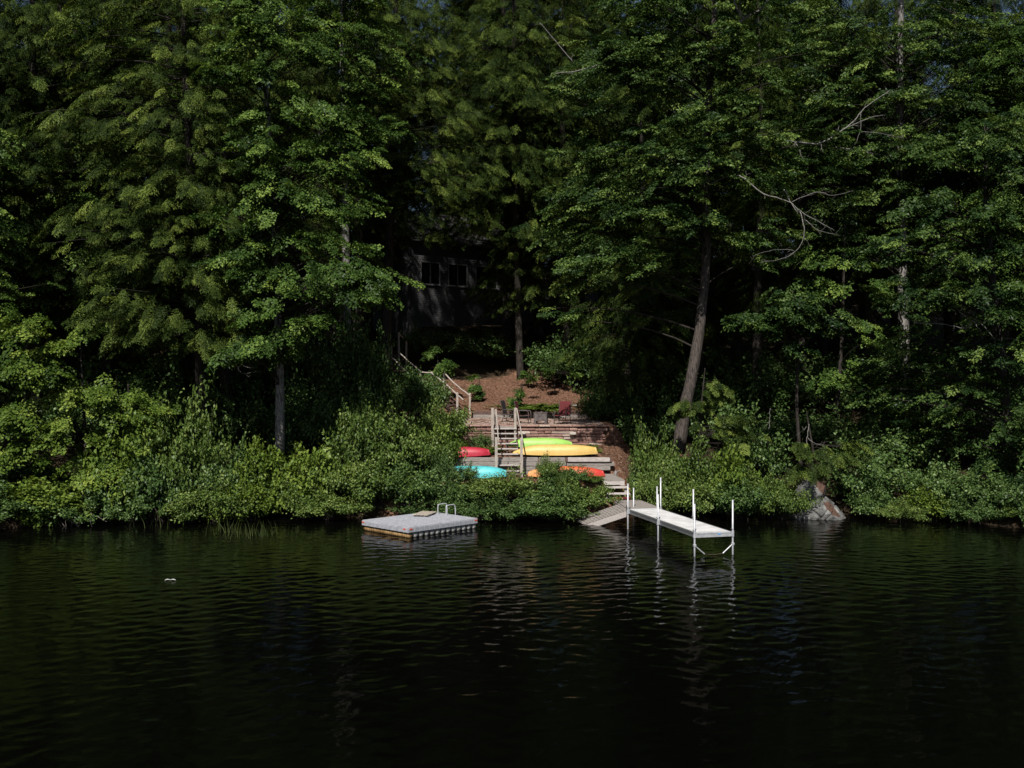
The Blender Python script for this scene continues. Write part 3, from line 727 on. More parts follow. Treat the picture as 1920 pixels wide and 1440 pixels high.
# ---- upper staircase climbing to the house
def upper_stair():
    r = thing('hillside_staircase', 'long wooden staircase with pole handrails turning up the mulch slope to the house', 'staircase', wp(-3.4, 41.0, 3.7))
    a = wp(-2.77, 40.55, 3.72); b = wp(-4.35, 42.7, 5.35); n = 8
    u = nrm(np.array([b[0] - a[0], b[1] - a[1], 0])); s = np.array([u[1], -u[0], 0.0]); up = np.array([0, 0, 1.0])
    for k in range(n):
        p = a + (b - a) * (k + 0.7) / n
        mb = MB(); mb.box(p, (0.30, 0.80, 0.05), axes=(u, -s, up), bev=0.008); put(mb, r, 'tread', M['wood_dark'])
    for q in (-0.36, 0.36):
        mb = MB(); mb.beam(a + s * q - up * 0.02, b + s * q - up * 0.08, 0.05, 0.2); put(mb, r, 'stringer', M['wood_dark'])
    l0, l1 = wp(-3.95, 43.1, 5.32), wp(-5.85, 43.3, 5.32)
    mb = MB(); plank_deck(mb, l0 + np.array([0, -0.55, 0]), l0 + np.array([0, 0.55, 0]), l1 + np.array([0, 0.55, 0]), l1 + np.array([0, -0.55, 0]), 12); put(mb, r, 'landing_deck', M['wood'])
    c, e = wp(-5.9, 43.4, 5.35), wp(-7.75, 46.8, 7.0)
    u2 = nrm(np.array([e[0] - c[0], e[1] - c[1], 0])); s2 = np.array([u2[1], -u2[0], 0.0])
    for k in range(9):
        p = c + (e - c) * (k + 0.5) / 9
        mb = MB(); mb.box(p, (0.30, 0.80, 0.05), axes=(u2, -s2, up), bev=0.008); put(mb, r, 'tread', M['wood_dark'])
    posts = [(857.5, 783, 736, 40.55), (881, 779, 737, 40.6), (809, 742, 697, 42.9), (833, 737, 697, 42.6), (788, 725, 696, 43.2), (748, 692, 623, 46.4), (734, 694, 650, 46.0), (762, 690, 640, 47.2)]
    for (px, y0, y1, d) in posts:
        p0, p1 = P(px, y0, d), P(px, y1, d); p0[2] = min(p0[2], p1[2] - 0.8) - 0.15
        mb = MB(); mb.box((p0 + p1) / 2, (0.11, 0.11, p1[2] - p0[2]), bev=0.015, jit=0.008); put(mb, r, 'post', M['wood_z'] if px > 770 else M['wood'])
    for pts in ([(882, 742, 40.6), (858, 724, 41.6), (832, 699, 42.6)], [(868, 750, 40.6), (845, 728, 41.6), (809, 699, 42.9)], [(788, 698, 43.2), (812, 699, 42.85)],
                [(789, 697, 43.2), (765, 676, 45), (746, 659, 46.4)], [(770, 704, 43.4), (750, 685, 45), (734, 669, 46.0)], [(748, 625, 46.4), (757, 634, 46.9)]):
        mb = MB(); q = np.array([P(*k) for k in pts]); q[:, 1] -= 0.08
        mb.tube(smooth_path(q, 9) + RNG.normal(0, 0.012, (9, 3)), 0.042, 7, True, 0.12); put(mb, r, 'handrail', M['wood_z'], True)
upper_stair()
r = thing('deck_railing', 'dim slender railing on a raised deck beside the house', 'railing', P(648, 612, 52))
for px in (613, 627, 639, 664):
    a, b = P(px, 640, 52), P(px, 593, 52); mb = MB(); mb.beam(a, b, 0.08, 0.08, (0, 1, 0)); put(mb, r, 'post', M['wood'])
mb = MB(); mb.beam(P(606, 594, 52), P(672, 594, 52), 0.09, 0.06); put(mb, r, 'rail', M['wood'])

# ---- swim raft
def raft():
    N = wp(-3.84, 26.2, 0); a = nrm(np.array([2.47, 2.50, 0])); b = np.array([-a[1], a[0], 0]); up = np.array([0, 0, 1.0])
    La, Lb = 3.51, 2.80
    c = N + a * La / 2 + b * Lb / 2
    r = thing('swim_raft', 'square grey plastic swim raft floating on rows of barrel floats', 'swim raft', (c[0], c[1], 0.0))
    q = lambda s, t, z: N + a * s + b * t + up * z
    mb = MB(); na, nb = 12, 9
    mb.box(q(La / 2, Lb / 2, 0.372), (La - 0.01, Lb - 0.01, 0.03), axes=(a, b, up))
    for i in range(na):
        for j in range(nb):
            s = La * (i + 0.5) / na; t = Lb * (j + 0.5) / nb
            mb.box(q(s, t, 0.392), (La / na - 0.012, Lb / nb - 0.012, 0.03), axes=(a, b, up), bev=0.008)
            mb.box(q(s + 0.03, t, 0.4095), (0.10, 0.03, 0.008), axes=(nrm(a + b * (0.5 if (i + j) % 2 else -0.5)), nrm(b - a * (0.5 if (i + j) % 2 else -0.5)), up), bev=0.003)
    put(mb, r, 'deck', M['plastic_grey'])
    for name_, (s0, t0), (dv, nv), L in (('f', (0, 0), (a, -b), La), ('l', (0, 0), (b, -a), Lb), ('r', (La, 0), (b, a), Lb), ('k', (0, Lb), (a, b), La)):
        mb = MB(); o0 = q(s0, t0, 0.29); n = int(L / 0.235)
        mb.box(o0 + dv * L / 2 + nv * 0.008, (L, 0.016, 0.185), axes=(dv, np.cross(up, dv), up))
        for i in range(n):
            mb.box(o0 + dv * (L * (i + 0.5) / n) + nv * 0.02, (L / n - 0.035, 0.024, 0.165), axes=(dv, np.cross(up, dv), up), bev=0.008)
        put(mb, r, 'skirt', M['plastic_grey'])
    nf = 13
    for i in range(nf):
        s = La * (i + 0.5) / nf; mb = MB(); z = 0.085
        mb.tube([q(s, 0.02, z), q(s, 0.05, z), q(s, Lb - 0.05, z), q(s, Lb - 0.02, z)], [0.085, 0.108, 0.108, 0.085], 12)
        if i == 0:
            for k in range(24): mb.tube([q(s, 0.06 + k * Lb / 25, z), q(s, 0.06 + (k + 0.45) * Lb / 25, z)], 0.118, 12)
        put(mb, r, 'barrel_float', M['float_amber'] if i == 0 else M['float_pale'], True)
    for (s, t, dv, nv) in ((0.12, 0, a, -b), (La - 0.10, 0, a, -b), (0, 0.16, b, -a), (0, Lb - 0.1, b, -a)):
        mb = MB(); mb.box(q(s, t, 0.33) + nv * 0.038, (0.13, 0.01, 0.055), axes=(dv, np.cross(up, dv), up), bev=0.003); put(mb, r, 'reflector', M['reflector'])
    lr = MB()
    for t in (Lb * 0.50, Lb * 0.68):
        pts = [q(La - 0.40, t, 0.40), q(La - 0.395, t, 0.72), q(La - 0.34, t, 0.80), q(La - 0.02, t, 0.81), q(La + 0.07, t, 0.75), q(La + 0.10, t, 0.5), q(La + 0.10, t, -0.4)]
        lr.tube(smooth_path(pts, 26), 0.023, 8)
    for z in (0.05, 0.28, -0.2): lr.beam(q(La + 0.10, Lb * 0.50, z), q(La + 0.10, Lb * 0.68, z), 0.05, 0.03)
    put(lr, r, 'ladder', M['alu'], False)
    # board lying on the raft
    pb = thing('loose_board', 'tan slatted board lying on the grey swim raft beside its ladder', 'board', tuple(q(La * 0.73, Lb * 0.74, 0.414)), math.atan2(a[1], a[0]) + 0.5)
    mb = MB()
    for k in range(4): mb.box((0, -0.24 + 0.16 * k, 0.075), (1.05, 0.14, 0.035), bev=0.008, jit=0.004)
    mb.build('slat_top', M['tan_board'], pb)
    for x in (-0.42, 0.42):
        mb = MB(); mb.box((x, 0, 0.028), (0.07, 0.62, 0.056), bev=0.006); mb.build('batten', M['wood'], pb)
raft()

# ---- kayaks
def kayak(name, label, mat, L, Wd, H, loc, rz, endl=0.45, endr=0.45, p=2.6, pitch=0.0, roll=0.0):
    r = thing(name, label, 'kayak', loc, rz, 'kayaks lying on the terraces')
    r.rotation_euler = (roll, pitch, rz)
    ns, nc = 36, 15; V = []; Fc = []
    for i in range(ns):
        t = -1 + 2 * i / (ns - 1)
        w = Wd / 2 * max(0.06, (1 - abs(t) ** p)) ** 0.62
        e = endl if t < 0 else endr
        h = H * (1 - (1 - e) * abs(t) ** 3.2)
        b = 0.05 + 0.07 * abs(t) ** 2.5 - 0.03
        for j in range(nc):
            al = math.pi * j / (nc - 1)
            cy = math.copysign(abs(math.cos(al)) ** 0.75, math.cos(al)); sz = math.sin(al) ** 0.72
            ridge = 0.022 * (abs(cy) < 0.16) + 0.018 * (0.42 < abs(cy) < 0.66) - 0.008 * (0.16 <= abs(cy) <= 0.42)
            V.append((t * L / 2 + (0.10 * (1 - sz) * math.copysign(abs(t) ** 6, t)), w * cy, b + (h - b) * sz + ridge))
    for i in range(ns - 1):
        for j in range(nc - 1): Fc.append((i * nc + j, i * nc + j + 1, (i + 1) * nc + j + 1, (i + 1) * nc + j))
    Fc.append(tuple(range(nc))); Fc.append(tuple((ns - 1) * nc + j for j in range(nc - 1, -1, -1)))
    mesh_from('hull', V, Fc, mat, r, None, True)
    V = []; Fc = []
    for i in range(ns):
        t = -0.985 + 1.97 * i / (ns - 1); w = (Wd / 2 * max(0.06, (1 - abs(t) ** p)) ** 0.62) + 0.018
        b = 0.02 + 0.07 * abs(t) ** 2.5
        V += [(t * L / 2, -w, b), (t * L / 2, w, b), (t * L / 2, w, b + 0.035), (t * L / 2, -w, b + 0.035)]
    for i in range(ns - 1):
        for j in range(4): Fc.append((4 * i + j, 4 * i + (j + 1) % 4, 4 * i + 4 + (j + 1) % 4, 4 * i + 4 + j))
    Fc += [(3, 2, 1, 0), (4 * ns - 4, 4 * ns - 3, 4 * ns - 2, 4 * ns - 1)]
    mesh_from('deck', V, Fc, mat, r)
    for s in (-1, 1):
        mb = MB(); x = s * (L / 2 + 0.02); mb.tube(smooth_path([(x - s * 0.03, -0.05, 0.12), (x + s * 0.05, -0.03, 0.10), (x + s * 0.05, 0.03, 0.10), (x - s * 0.03, 0.05, 0.12)], 8), 0.012, 6)
        mb.build('carry_handle', M['black'], r)
    return r

def kz(x, d): return max(G(x, d), G(x, d - 0.25), G(x, d + 0.25)) + 0.01
def kay(name, label, mat, L, Wd, H, px, d, rz, **kw):
    x = (px - 960) / F * d
    return kayak(name, label, mat, L, Wd, H, wp(x, d, kz(x, d)), rz, **kw)
kay('kayak', 'crimson kayak lying overturned behind the shrubs on the terrace', M['k_red'], 2.85, 0.74, 0.44, 860, 33.75, 0.02, endl=0.5, endr=0.72, p=5)
kay('kayak', 'lime green kayak overturned at the foot of the stone wall', M['k_green'], 3.1, 0.78, 0.47, 1013, 35.3, 0.01, endl=0.45, endr=0.55, p=3.2)
kay('kayak', 'long yellow kayak overturned in front of the lime green one', M['k_yellow'], 3.95, 0.80, 0.50, 1040, 33.95, -0.02, endl=0.30, endr=0.72, p=2.8)
kay('kayak', 'turquoise kayak half hidden by shrubs on the lower terrace', M['k_blue'], 3.1, 0.82, 0.52, 884, 31.95, 0.0, endl=0.5, endr=0.62, p=4)
kay('kayak', 'orange and red kayak mostly hidden behind shrubs on the lower terrace', M['k_orange'], 3.35, 0.78, 0.50, 1061, 31.95, -0.06, endl=0.5, endr=0.6, p=3)

# ---- patio chairs, fire pit
def chair(label, seat_mat, loc, rz):
    r = thing('patio_chair', label, 'chair', loc, rz, 'sling chairs round the fire pit')
    w = 0.31
    mb = MB(); V = []
    sp = [(-0.30, 0.43), (-0.27, 0.455), (0.0, 0.435), (0.24, 0.42)]
    for y, z in sp: V += [(-w, y, z), (w, y, z)]
    mb.add(V + [(x, y, z - 0.02) for x, y, z in V], [(2 * i, 2 * i + 1, 2 * i + 3, 2 * i + 2) for i in range(3)] + [(8 + 2 * i + 2, 8 + 2 * i + 3, 8 + 2 * i + 1, 8 + 2 * i) for i in range(3)] + [(0, 8, 9, 1), (6, 7, 15, 14)])
    mb.build('seat', seat_mat, r)
    mb = MB(); V = []
    for y, z in ((0.26, 0.44), (0.31, 0.62), (0.37, 0.90), (0.42, 1.12), (0.45, 1.17)): V += [(-w, y, z), (w, y, z)]
    mb.add(V + [(x, y + 0.02, z) for x, y, z in V], [(2 * i, 2 * i + 1, 2 * i + 3, 2 * i + 2) for i in range(4)] + [(10 + 2 * i + 2, 10 + 2 * i + 3, 10 + 2 * i + 1, 10 + 2 * i) for i in range(4)] + [(8, 9, 19, 18), (0, 10, 11, 1)])
    mb.build('backrest', seat_mat, r)
    for s in (-1, 1):
        x = s * (w + 0.02)
        mb = MB(); mb.tube([(x, -0.30, 0.0), (x, -0.32, 0.42), (x, -0.30, 0.62)], 0.019, 7); mb.build('leg', M['chair_metal'], r, True)
        mb = MB(); mb.tube([(x, 0.36, 0.0), (x, 0.25, 0.42)], 0.019, 7); mb.build('leg', M['chair_metal'], r, True)
        mb = MB(); mb.tube(smooth_path([(x, -0.33, 0.43), (x, 0.24, 0.41), (x, 0.31, 0.62), (x, 0.45, 1.18)], 14), 0.019, 7); mb.build('side_frame', M['chair_metal'], r, True)
        mb = MB(); mb.tube(smooth_path([(x, -0.30, 0.61), (x * 1.06, -0.22, 0.67), (x * 1.06, 0.1, 0.68), (x, 0.33, 0.68)], 10), [0.02] * 10, 7); mb.build('armrest', M['chair_metal'], r, True)
    for z, y in ((0.18, 0.31), (0.20, -0.305)):
        mb = MB(); mb.tube([(-w, y, z), (w, y, z)], 0.012, 6); mb.build('crossbar', M['chair_metal'], r, True)
    return r
PZ = 3.63
chair('red sling patio chair with dark frame on the shaded side of the fire pit', M['sling'], wp(2.62, 36.95, PZ), -0.45)
chair('red sling patio chair turned sideways between the stair post and the fire pit', M['sling'], wp(0.62, 37.2, PZ), 1.35)
chair('dark brown patio chair behind the stair post', M['sling_dark'], wp(-0.10, 38.2, PZ + 0.02), 1.25)

r = thing('fire_pit', 'square grey steel fire pit box on short legs on the patio', 'fire pit', wp(1.50, 36.95, PZ), -0.12)
w2 = 0.33
mb = MB()
for (c, s) in (((0, -w2, 0.36), (2 * w2, 0.025, 0.40)), ((0, w2, 0.36), (2 * w2, 0.025, 0.40))): mb.box(c, s, bev=0.006)
for x in (-w2, w2): mb.box((x, 0, 0.36), (0.025, 2 * w2 - 0.03, 0.40), bev=0.006)
mb.box((0, 0, 0.22), (2 * w2 - 0.03, 2 * w2 - 0.03, 0.02)); mb.build('fire_box', M['steel'], r)
for x in (-w2 + 0.05, w2 - 0.05):
    for y in (-w2 + 0.02, w2 - 0.02):
        mb = MB(); mb.box((x, y, 0.08), (0.13, 0.03, 0.16), bev=0.005); mb.build('leg', M['steel'], r)
mb = MB()
for (c, s) in (((0, -w2, 0.575), (2 * w2 + 0.06, 0.06, 0.025)), ((0, w2, 0.575), (2 * w2 + 0.06, 0.06, 0.025))): mb.box(c, s, bev=0.006)
for x in (-w2, w2): mb.box((x, 0, 0.575), (0.06, 2 * w2 - 0.06, 0.025), bev=0.006)
mb.build('rim', M['steel'], r)

# ---- small things on the terraces
def lathe(prof, n=20):
    V = [(r_ * math.cos(2 * math.pi * j / n), r_ * math.sin(2 * math.pi * j / n), z) for r_, z in prof for j in range(n)]
    Fc = [(i * n + j, i * n + (j + 1) % n, (i + 1) * n + (j + 1) % n, (i + 1) * n + j) for i in range(len(prof) - 1) for j in range(n)]
    return V, Fc + [tuple(range(n - 1, -1, -1)), tuple((len(prof) - 1) * n + j for j in range(n))]
x = (992 - 960) / F * 35.75
V, Fc = lathe([(0.14, 0), (0.20, 0.05), (0.22, 0.2), (0.225, 0.30), (0.235, 0.31), (0.235, 0.34), (0.20, 0.39), (0.10, 0.42), (0.02, 0.43)])
r = thing('black_tub', 'round black lidded tub between the stair and the lime green kayak', 'tub', wp(x, 35.78, G(x, 35.78) + 0.01))
mesh_from('tub_body', V, Fc, M['black'], r, None, True)
mb = MB(); mb.tube(smooth_path([(-0.235, 0, 0.3), (-0.18, -0.16, 0.36), (0, -0.24, 0.40), (0.18, -0.16, 0.36), (0.235, 0, 0.3)], 14), 0.01, 6); mb.build('handle', M['alu'], r, True)

def tarp():
    x = (880 - 960) / F * 34.6; r = thing('green_tarp', 'dull green folded canvas propped up behind the crimson kayak', 'tarp', wp(x, 34.7, G(x, 34.7)))
    n, m = 14, 10; V = []; Fc = []
    for i in range(n):
        for j in range(m):
            u = i / (n - 1) * 2 - 1; v = j / (m - 1) * 2 - 1
            z = max(0.02, 0.55 * (1 - abs(v) ** 1.2) * (0.75 - 0.45 * u)) + 0.02 * math.sin(7 * u + 3 * v)
            V.append((u * 0.52, v * 0.35, z))
    for i in range(n - 1):
        for j in range(m - 1): Fc.append((i * m + j, i * m + j + 1, (i + 1) * m + j + 1, (i + 1) * m + j))
    o = mesh_from('canvas', V, Fc, M['tarp'], r, None, True)
    md = o.modifiers.new('thickness', 'SOLIDIFY'); md.thickness = 0.012
tarp()

def rope():
    x = (1168 - 960) / F * 31.9; r = tag(None, '', '') if False else None
    mb = MB(); z0 = G(x, 31.9); pts = []
    for i in range(150):
        a = i * 0.36; rr = 0.20 + 0.10 * math.sin(i * 0.13) + RNG.uniform(-0.05, 0.05)
        pts.append((rr * 1.15 * math.cos(a), rr * 1.0 * math.sin(a), 0.06 + 0.13 * abs(math.sin(i * 0.21)) + RNG.uniform(0, 0.05)))
    mb.tube(smooth_path(pts, 420), 0.014, 5)
    o = mb.build('rope_coil', M['rope'], None, True); o.location = wp(x, 31.9, z0)
    tag(o, 'tangled coil of yellow rope lying on the mulch above the landing', 'rope')
rope()
x = (1153 - 960) / F * 32.2
r = thing('broken_stake', 'short pale broken stake standing in the mulch beside the yellow rope', 'stake', wp(x, 32.2, G(x, 32.2)))
mb = MB(); mb.tube([(0, 0, -0.05), (0.02, 0, 0.15), (0.05, 0, 0.30)], [0.10, 0.085, 0.06], 9, True, 0.15); mb.build('stake_body', M['dead'], r)
mb = MB(); mb.tube([(0.03, 0, 0.22), (0.15, -0.02, 0.30), (0.26, -0.03, 0.31)], [0.035, 0.025, 0.012], 7, True, 0.1); mb.build('side_branch', M['dead'], r)
def twigs():
    x = (1187 - 960) / F * 31.9; r = None
    mb = MB()
    for k in range(42):
        a = RNG.uniform(0, 6.28); L = RNG.uniform(0.2, 0.55); e = RNG.uniform(0.1, 1.1)
        p = np.array([RNG.normal(0, 0.10), RNG.normal(0, 0.14), 0.0])
        q = p + np.array([math.cos(a) * math.cos(e), math.sin(a) * math.cos(e), math.sin(e)]) * L
        mb.tube([p, (p + q) / 2 + RNG.normal(0, 0.03, 3), q], [0.013, 0.010, 0.005], 5)
    o = mb.build('twig_heap', M['wood_dark'], None); o.location = wp(x, 31.9, G(x, 31.9))
    tag(o, 'small heap of dark red brown twigs beside the yellow rope', 'twigs')
twigs()

def rock(name, label, loc, s, mat, seed, sub=3, group=None, planes=()):
    import bmesh
    bm = bmesh.new(); bmesh.ops.create_icosphere(bm, subdivisions=sub, radius=1)
    rg = np.random.default_rng(seed); K_ = rg.normal(0, 1, (6, 3)) * np.array([1.2, 1.2, 1.2]); ph = rg.uniform(0, 6, 6)
    pl = nrm(rg.normal(0, 1, (9, 3))); off = rg.uniform(0.62, 0.92, 9)
    for (pn, po) in planes:
        pl = np.vstack([pl, nrm(np.array(pn, float))]); off = np.append(off, po)
    for v in bm.verts:
        p = np.array(v.co); p = p * (1 + 0.06 * np.sum(np.sin(K_ @ p * 2 + ph)) / 2)
        for n_, o_ in zip(pl, off):
            e = p @ n_ - o_
            if e > 0: p = p - n_ * e * 0.9
        p = p + 0.014 * np.sin(K_[0] * 9 * p[0] + K_[1] * 8 * p[1]) + 0.008 * np.sin(K_[2] * 23 * p[2] + K_[3] * 19 * p[0])
        if planes:
            for (cn, co) in ((nrm(np.array([0.8, 0.2, -0.55])), -0.15), (nrm(np.array([0.75, -0.1, -0.6])), 0.22), (nrm(np.array([0.9, 0.5, 0.3])), -0.45)):
                e = abs(p @ cn - co); p = p * (1 - 0.10 * max(0, 1 - e / 0.045))
        v.co = Vector(p * np.asarray(s))
    me = bpy.data.meshes.new(name); bm.to_mesh(me); bm.free(); me.materials.append(mat)
    me.polygons.foreach_set('use_smooth', [False] * len(me.polygons))
    o = bpy.data.objects.new(name, me); COL.objects.link(o); o.location = tuple(loc)
    return tag(o, label, 'rock', group)
p = P(1546, 968, 29.7)
rock('boulder', 'big grey granite boulder at the waterline with a rust red needle patch', (p[0], p[1] + 0.7, 0.18), (1.42, 1.0, 0.98), M['boulder'], 21, 6, None, (((0.70, -0.35, 0.62), 0.42), ((-0.45, -0.75, 0.50), 0.60), ((0.1, -0.9, 0.42), 0.66), ((-0.85, -0.1, 0.5), 0.62)))
p = P(1520, 905, 30.4); rock('boulder', 'smaller dim grey rock behind the big boulder under drooping needles', (p[0], p[1], p[2] - 0.35), (0.75, 0.7, 0.6), M['boulder'], 33, 4)
for (px, d, s, lab) in ((1179, 32.6, 0.06, 'small white stone lying on the mulch above the yellow rope'), (1062, 40.9, 0.13, 'pale stone at the edge of the mulch slope near the red chair'), (1078, 42.0, 0.12, 'pale stone in the shade farther up the mulch slope')):
    x = (px - 960) / F * d; rock('stone', lab, wp(x, d, G(x, d) + s * 0.4), (s * 1.4, s, s * 0.8), M['stone_pale'], px, 3)

# floating white scraps
def scrap():
    p = P(319, 1089, CAMZ * F / 369.0)
    r = thing('floating_feather', 'pair of small white feathers floating alone on the dark lake', 'feather', (p[0], p[1], 0.01))
    for (x, s, rz) in ((-0.07, 1.0, 0.2), (0.09, 1.1, -0.1)):
        V = []; Fc = []; n = 9
        for i in range(n):
            t = i / (n - 1); w = 0.025 * math.sin(math.pi * min(1, t * 0.9 + 0.08)) * s; zz = 0.014 + 0.03 * math.sin(math.pi * t)
            V += [(x + (t - 0.5) * 0.15 * s, -w, zz - 0.008), (x + (t - 0.5) * 0.15 * s, 0, zz), (x + (t - 0.5) * 0.15 * s, w, zz - 0.008)]
        for i in range(n - 1): Fc += [(3 * i, 3 * i + 1, 3 * i + 4, 3 * i + 3), (3 * i + 1, 3 * i + 2, 3 * i + 5, 3 * i + 4)]
        o = mesh_from('vane', V, Fc, M['white'], r, None, True); o.rotation_euler = (0, 0, rz)
        md = o.modifiers.new('thickness', 'SOLIDIFY'); md.thickness = 0.004
scrap()

# ---- house
def house():
    ang = math.atan2(0.568, 0.823)
    r = thing('house', 'dim grey sided house with white framed windows among the trees', 'house', (-7.55, 54 * K, 9.3), ang)
    Lw, Dp, H = 12.5, 8.5, 7.6
    wins = ((0.66, 2.40), (3.10, 4.88), (5.64, 7.70), (8.5, 10.4)); z0, z1 = 4.05, 5.80
    mb = MB()
    def clap(x0, x1, za, zb):
        n = max(1, int(round((zb - za) / 0.16))); h = (zb - za) / n
        for i in range(n):
            zz = za + i * h
            mb.add([(x0, -0.03, zz), (x1, -0.03, zz), (x1, 0.0, zz + h), (x0, 0.0, zz + h), (x0, 0.0, zz), (x1, 0.0, zz)], [(0, 1, 2, 3), (4, 5, 1, 0)])
    clap(0, Lw, 0.0, z0); clap(0, Lw, z1, H)
    xs_ = [0] + [v for w_ in wins for v in w_] + [Lw]
    for i in range(0, len(xs_), 2): clap(xs_[i], xs_[i + 1], z0, z1)
    mb.add([(0, 0.001, 0), (0, Dp, 0), (0, Dp, H), (0, 0.001, H)], [(0, 3, 2, 1)])
    mb.add([(Lw, 0.001, 0), (Lw, Dp, 0), (Lw, Dp, H), (Lw, 0.001, H)], [(0, 1, 2, 3)])
    mb.add([(0, Dp, 0), (Lw, Dp, 0), (Lw, Dp, H), (0, Dp, H)], [(0, 3, 2, 1)])
    mb.add([(0, 0, H), (0, Dp, H), (0, Dp / 2, H + 2.6)], [(0, 2, 1)]); mb.add([(Lw, 0, H), (Lw, Dp, H), (Lw, Dp / 2, H + 2.6)], [(0, 1, 2)])
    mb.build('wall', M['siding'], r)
    for x0, x1 in wins:
        mb = MB(); t = 0.075
        mb.box(((x0 + x1) / 2, 0, z1 - t / 2), (x1 - x0, 0.14, t)); mb.box(((x0 + x1) / 2, 0, z0 + t / 2), (x1 - x0, 0.14, t))
        for x in (x0 + t / 2, x1 - t / 2): mb.box((x, 0, (z0 + z1) / 2), (t, 0.14, z1 - z0 - 2 * t))
        mb.box(((x0 + x1) / 2, 0.0, (z0 + z1) / 2), (t * 1.1, 0.11, z1 - z0 - 2 * t))
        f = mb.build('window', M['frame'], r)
        mb = MB(); mb.box(((x0 + x1) / 2, 0.03, (z0 + z1) / 2), (x1 - x0 - 2 * t, 0.012, z1 - z0 - 2 * t)); mb.build('pane', M['glass'], f)
        mb = MB(); mb.box(((x0 + x1) / 2, -0.09, z0 - 0.035), (x1 - x0 + 0.12, 0.12, 0.06), bev=0.008); mb.build('sill', M['frame'], f)
    mb = MB()
    for s in (0, 1):
        y0, y1 = (-0.6, Dp / 2) if s == 0 else (Dp + 0.6, Dp / 2); zlo = H - 0.35; zhi = H + 2.66
        V = [(-0.5, y0, zlo), (Lw + 0.5, y0, zlo), (Lw + 0.5, y1, zhi), (-0.5, y1, zhi)]
        V += [(x, y, z + 0.14) for x, y, z in V]
        mb.add(V, [(0, 1, 2, 3), (7, 6, 5, 4), (0, 4, 5, 1), (1, 5, 6, 2), (3, 7, 4, 0), (2, 6, 7, 3)])
    mb.build('roof', M['roofing'], r)
    mb = MB(); mb.box((-0.0, 0.02, H / 2), (0.13, 0.16, H), bev=0.01); mb.build('corner_board', M['siding'], r)
    mb = MB(); mb.box((Lw / 2, -0.05, 0.0), (Lw + 0.05, 0.12, 0.5)); mb.build('foundation', M['stone_pale'], r)
house()
# ================================================================== trees
def ext(path, d, top=-140, px=None, r=0.1):
    return path

# big hemlock over the water
make_tree('hemlock_tree', 'big drooping hemlock whose trunk base shows dark beside the pale barked maple trunk', 'tree', 'hemlock',
    pix_path([(382, 800, 33.3, .26), (374, 690, 33.3, .22), (366, 500, 33.3, .19), (352, 250, 33.3, .15), (342, 0, 33.3, .11), (338, -190, 33.3, .04)]),
    pix_blobs([(330, 585, 31.8, 190, 95, 2.6, 95, 1.0), (300, 430, 32.0, 215, 110, 3.0, 130, 1.0), (285, 260, 32.4, 225, 120, 3.0, 150, 1.0), (290, 80, 33, 215, 120, 2.8, 130, 1.0), (310, -90, 33.3, 170, 110, 2.4, 60, 1.0),
               (215, 610, 31.2, 80, 50, 1.2, 26, .95), (430, 625, 31.5, 60, 60, 1.2, 24, .95)]), 'bark', 101, dens=2.9, rise=0.05, extra_limb=0.4,
    dead=[[(np.array([P(420, 662, 32), P(440, 680, 31.6), P(470, 672, 31.4), P(505, 690, 31.2)]), .018, .006), (np.array([P(440, 680, 31.6), P(455, 700, 31.4), P(490, 695, 31.3)]), .012, .005), (np.array([P(455, 685, 31.5), P(475, 690, 31.3), P(490, 675, 31.3)]), .012, .005)]])
make_tree('hemlock_tree', 'hemlock nearest the photo edge behind the sapling thicket, foliage dim and yellowish', 'tree', 'hemlock',
    pix_path([(70, 860, 35, .28), (68, 600, 35, .23), (66, 300, 35, .17), (60, 0, 35, .11), (58, -190, 35, .04)]),
    pix_blobs([(80, 470, 34, 150, 90, 2.5, 70, 1.0), (70, 310, 34, 170, 110, 3, 105, 1.0), (70, 130, 34.5, 170, 110, 3, 105, 1.0), (70, -40, 35, 150, 110, 2.6, 70, 1.0), (-60, 250, 34, 120, 250, 2.5, 80, 1.0)]), 'bark', 102, dens=2.9, rise=0.05, extra_limb=0.4)
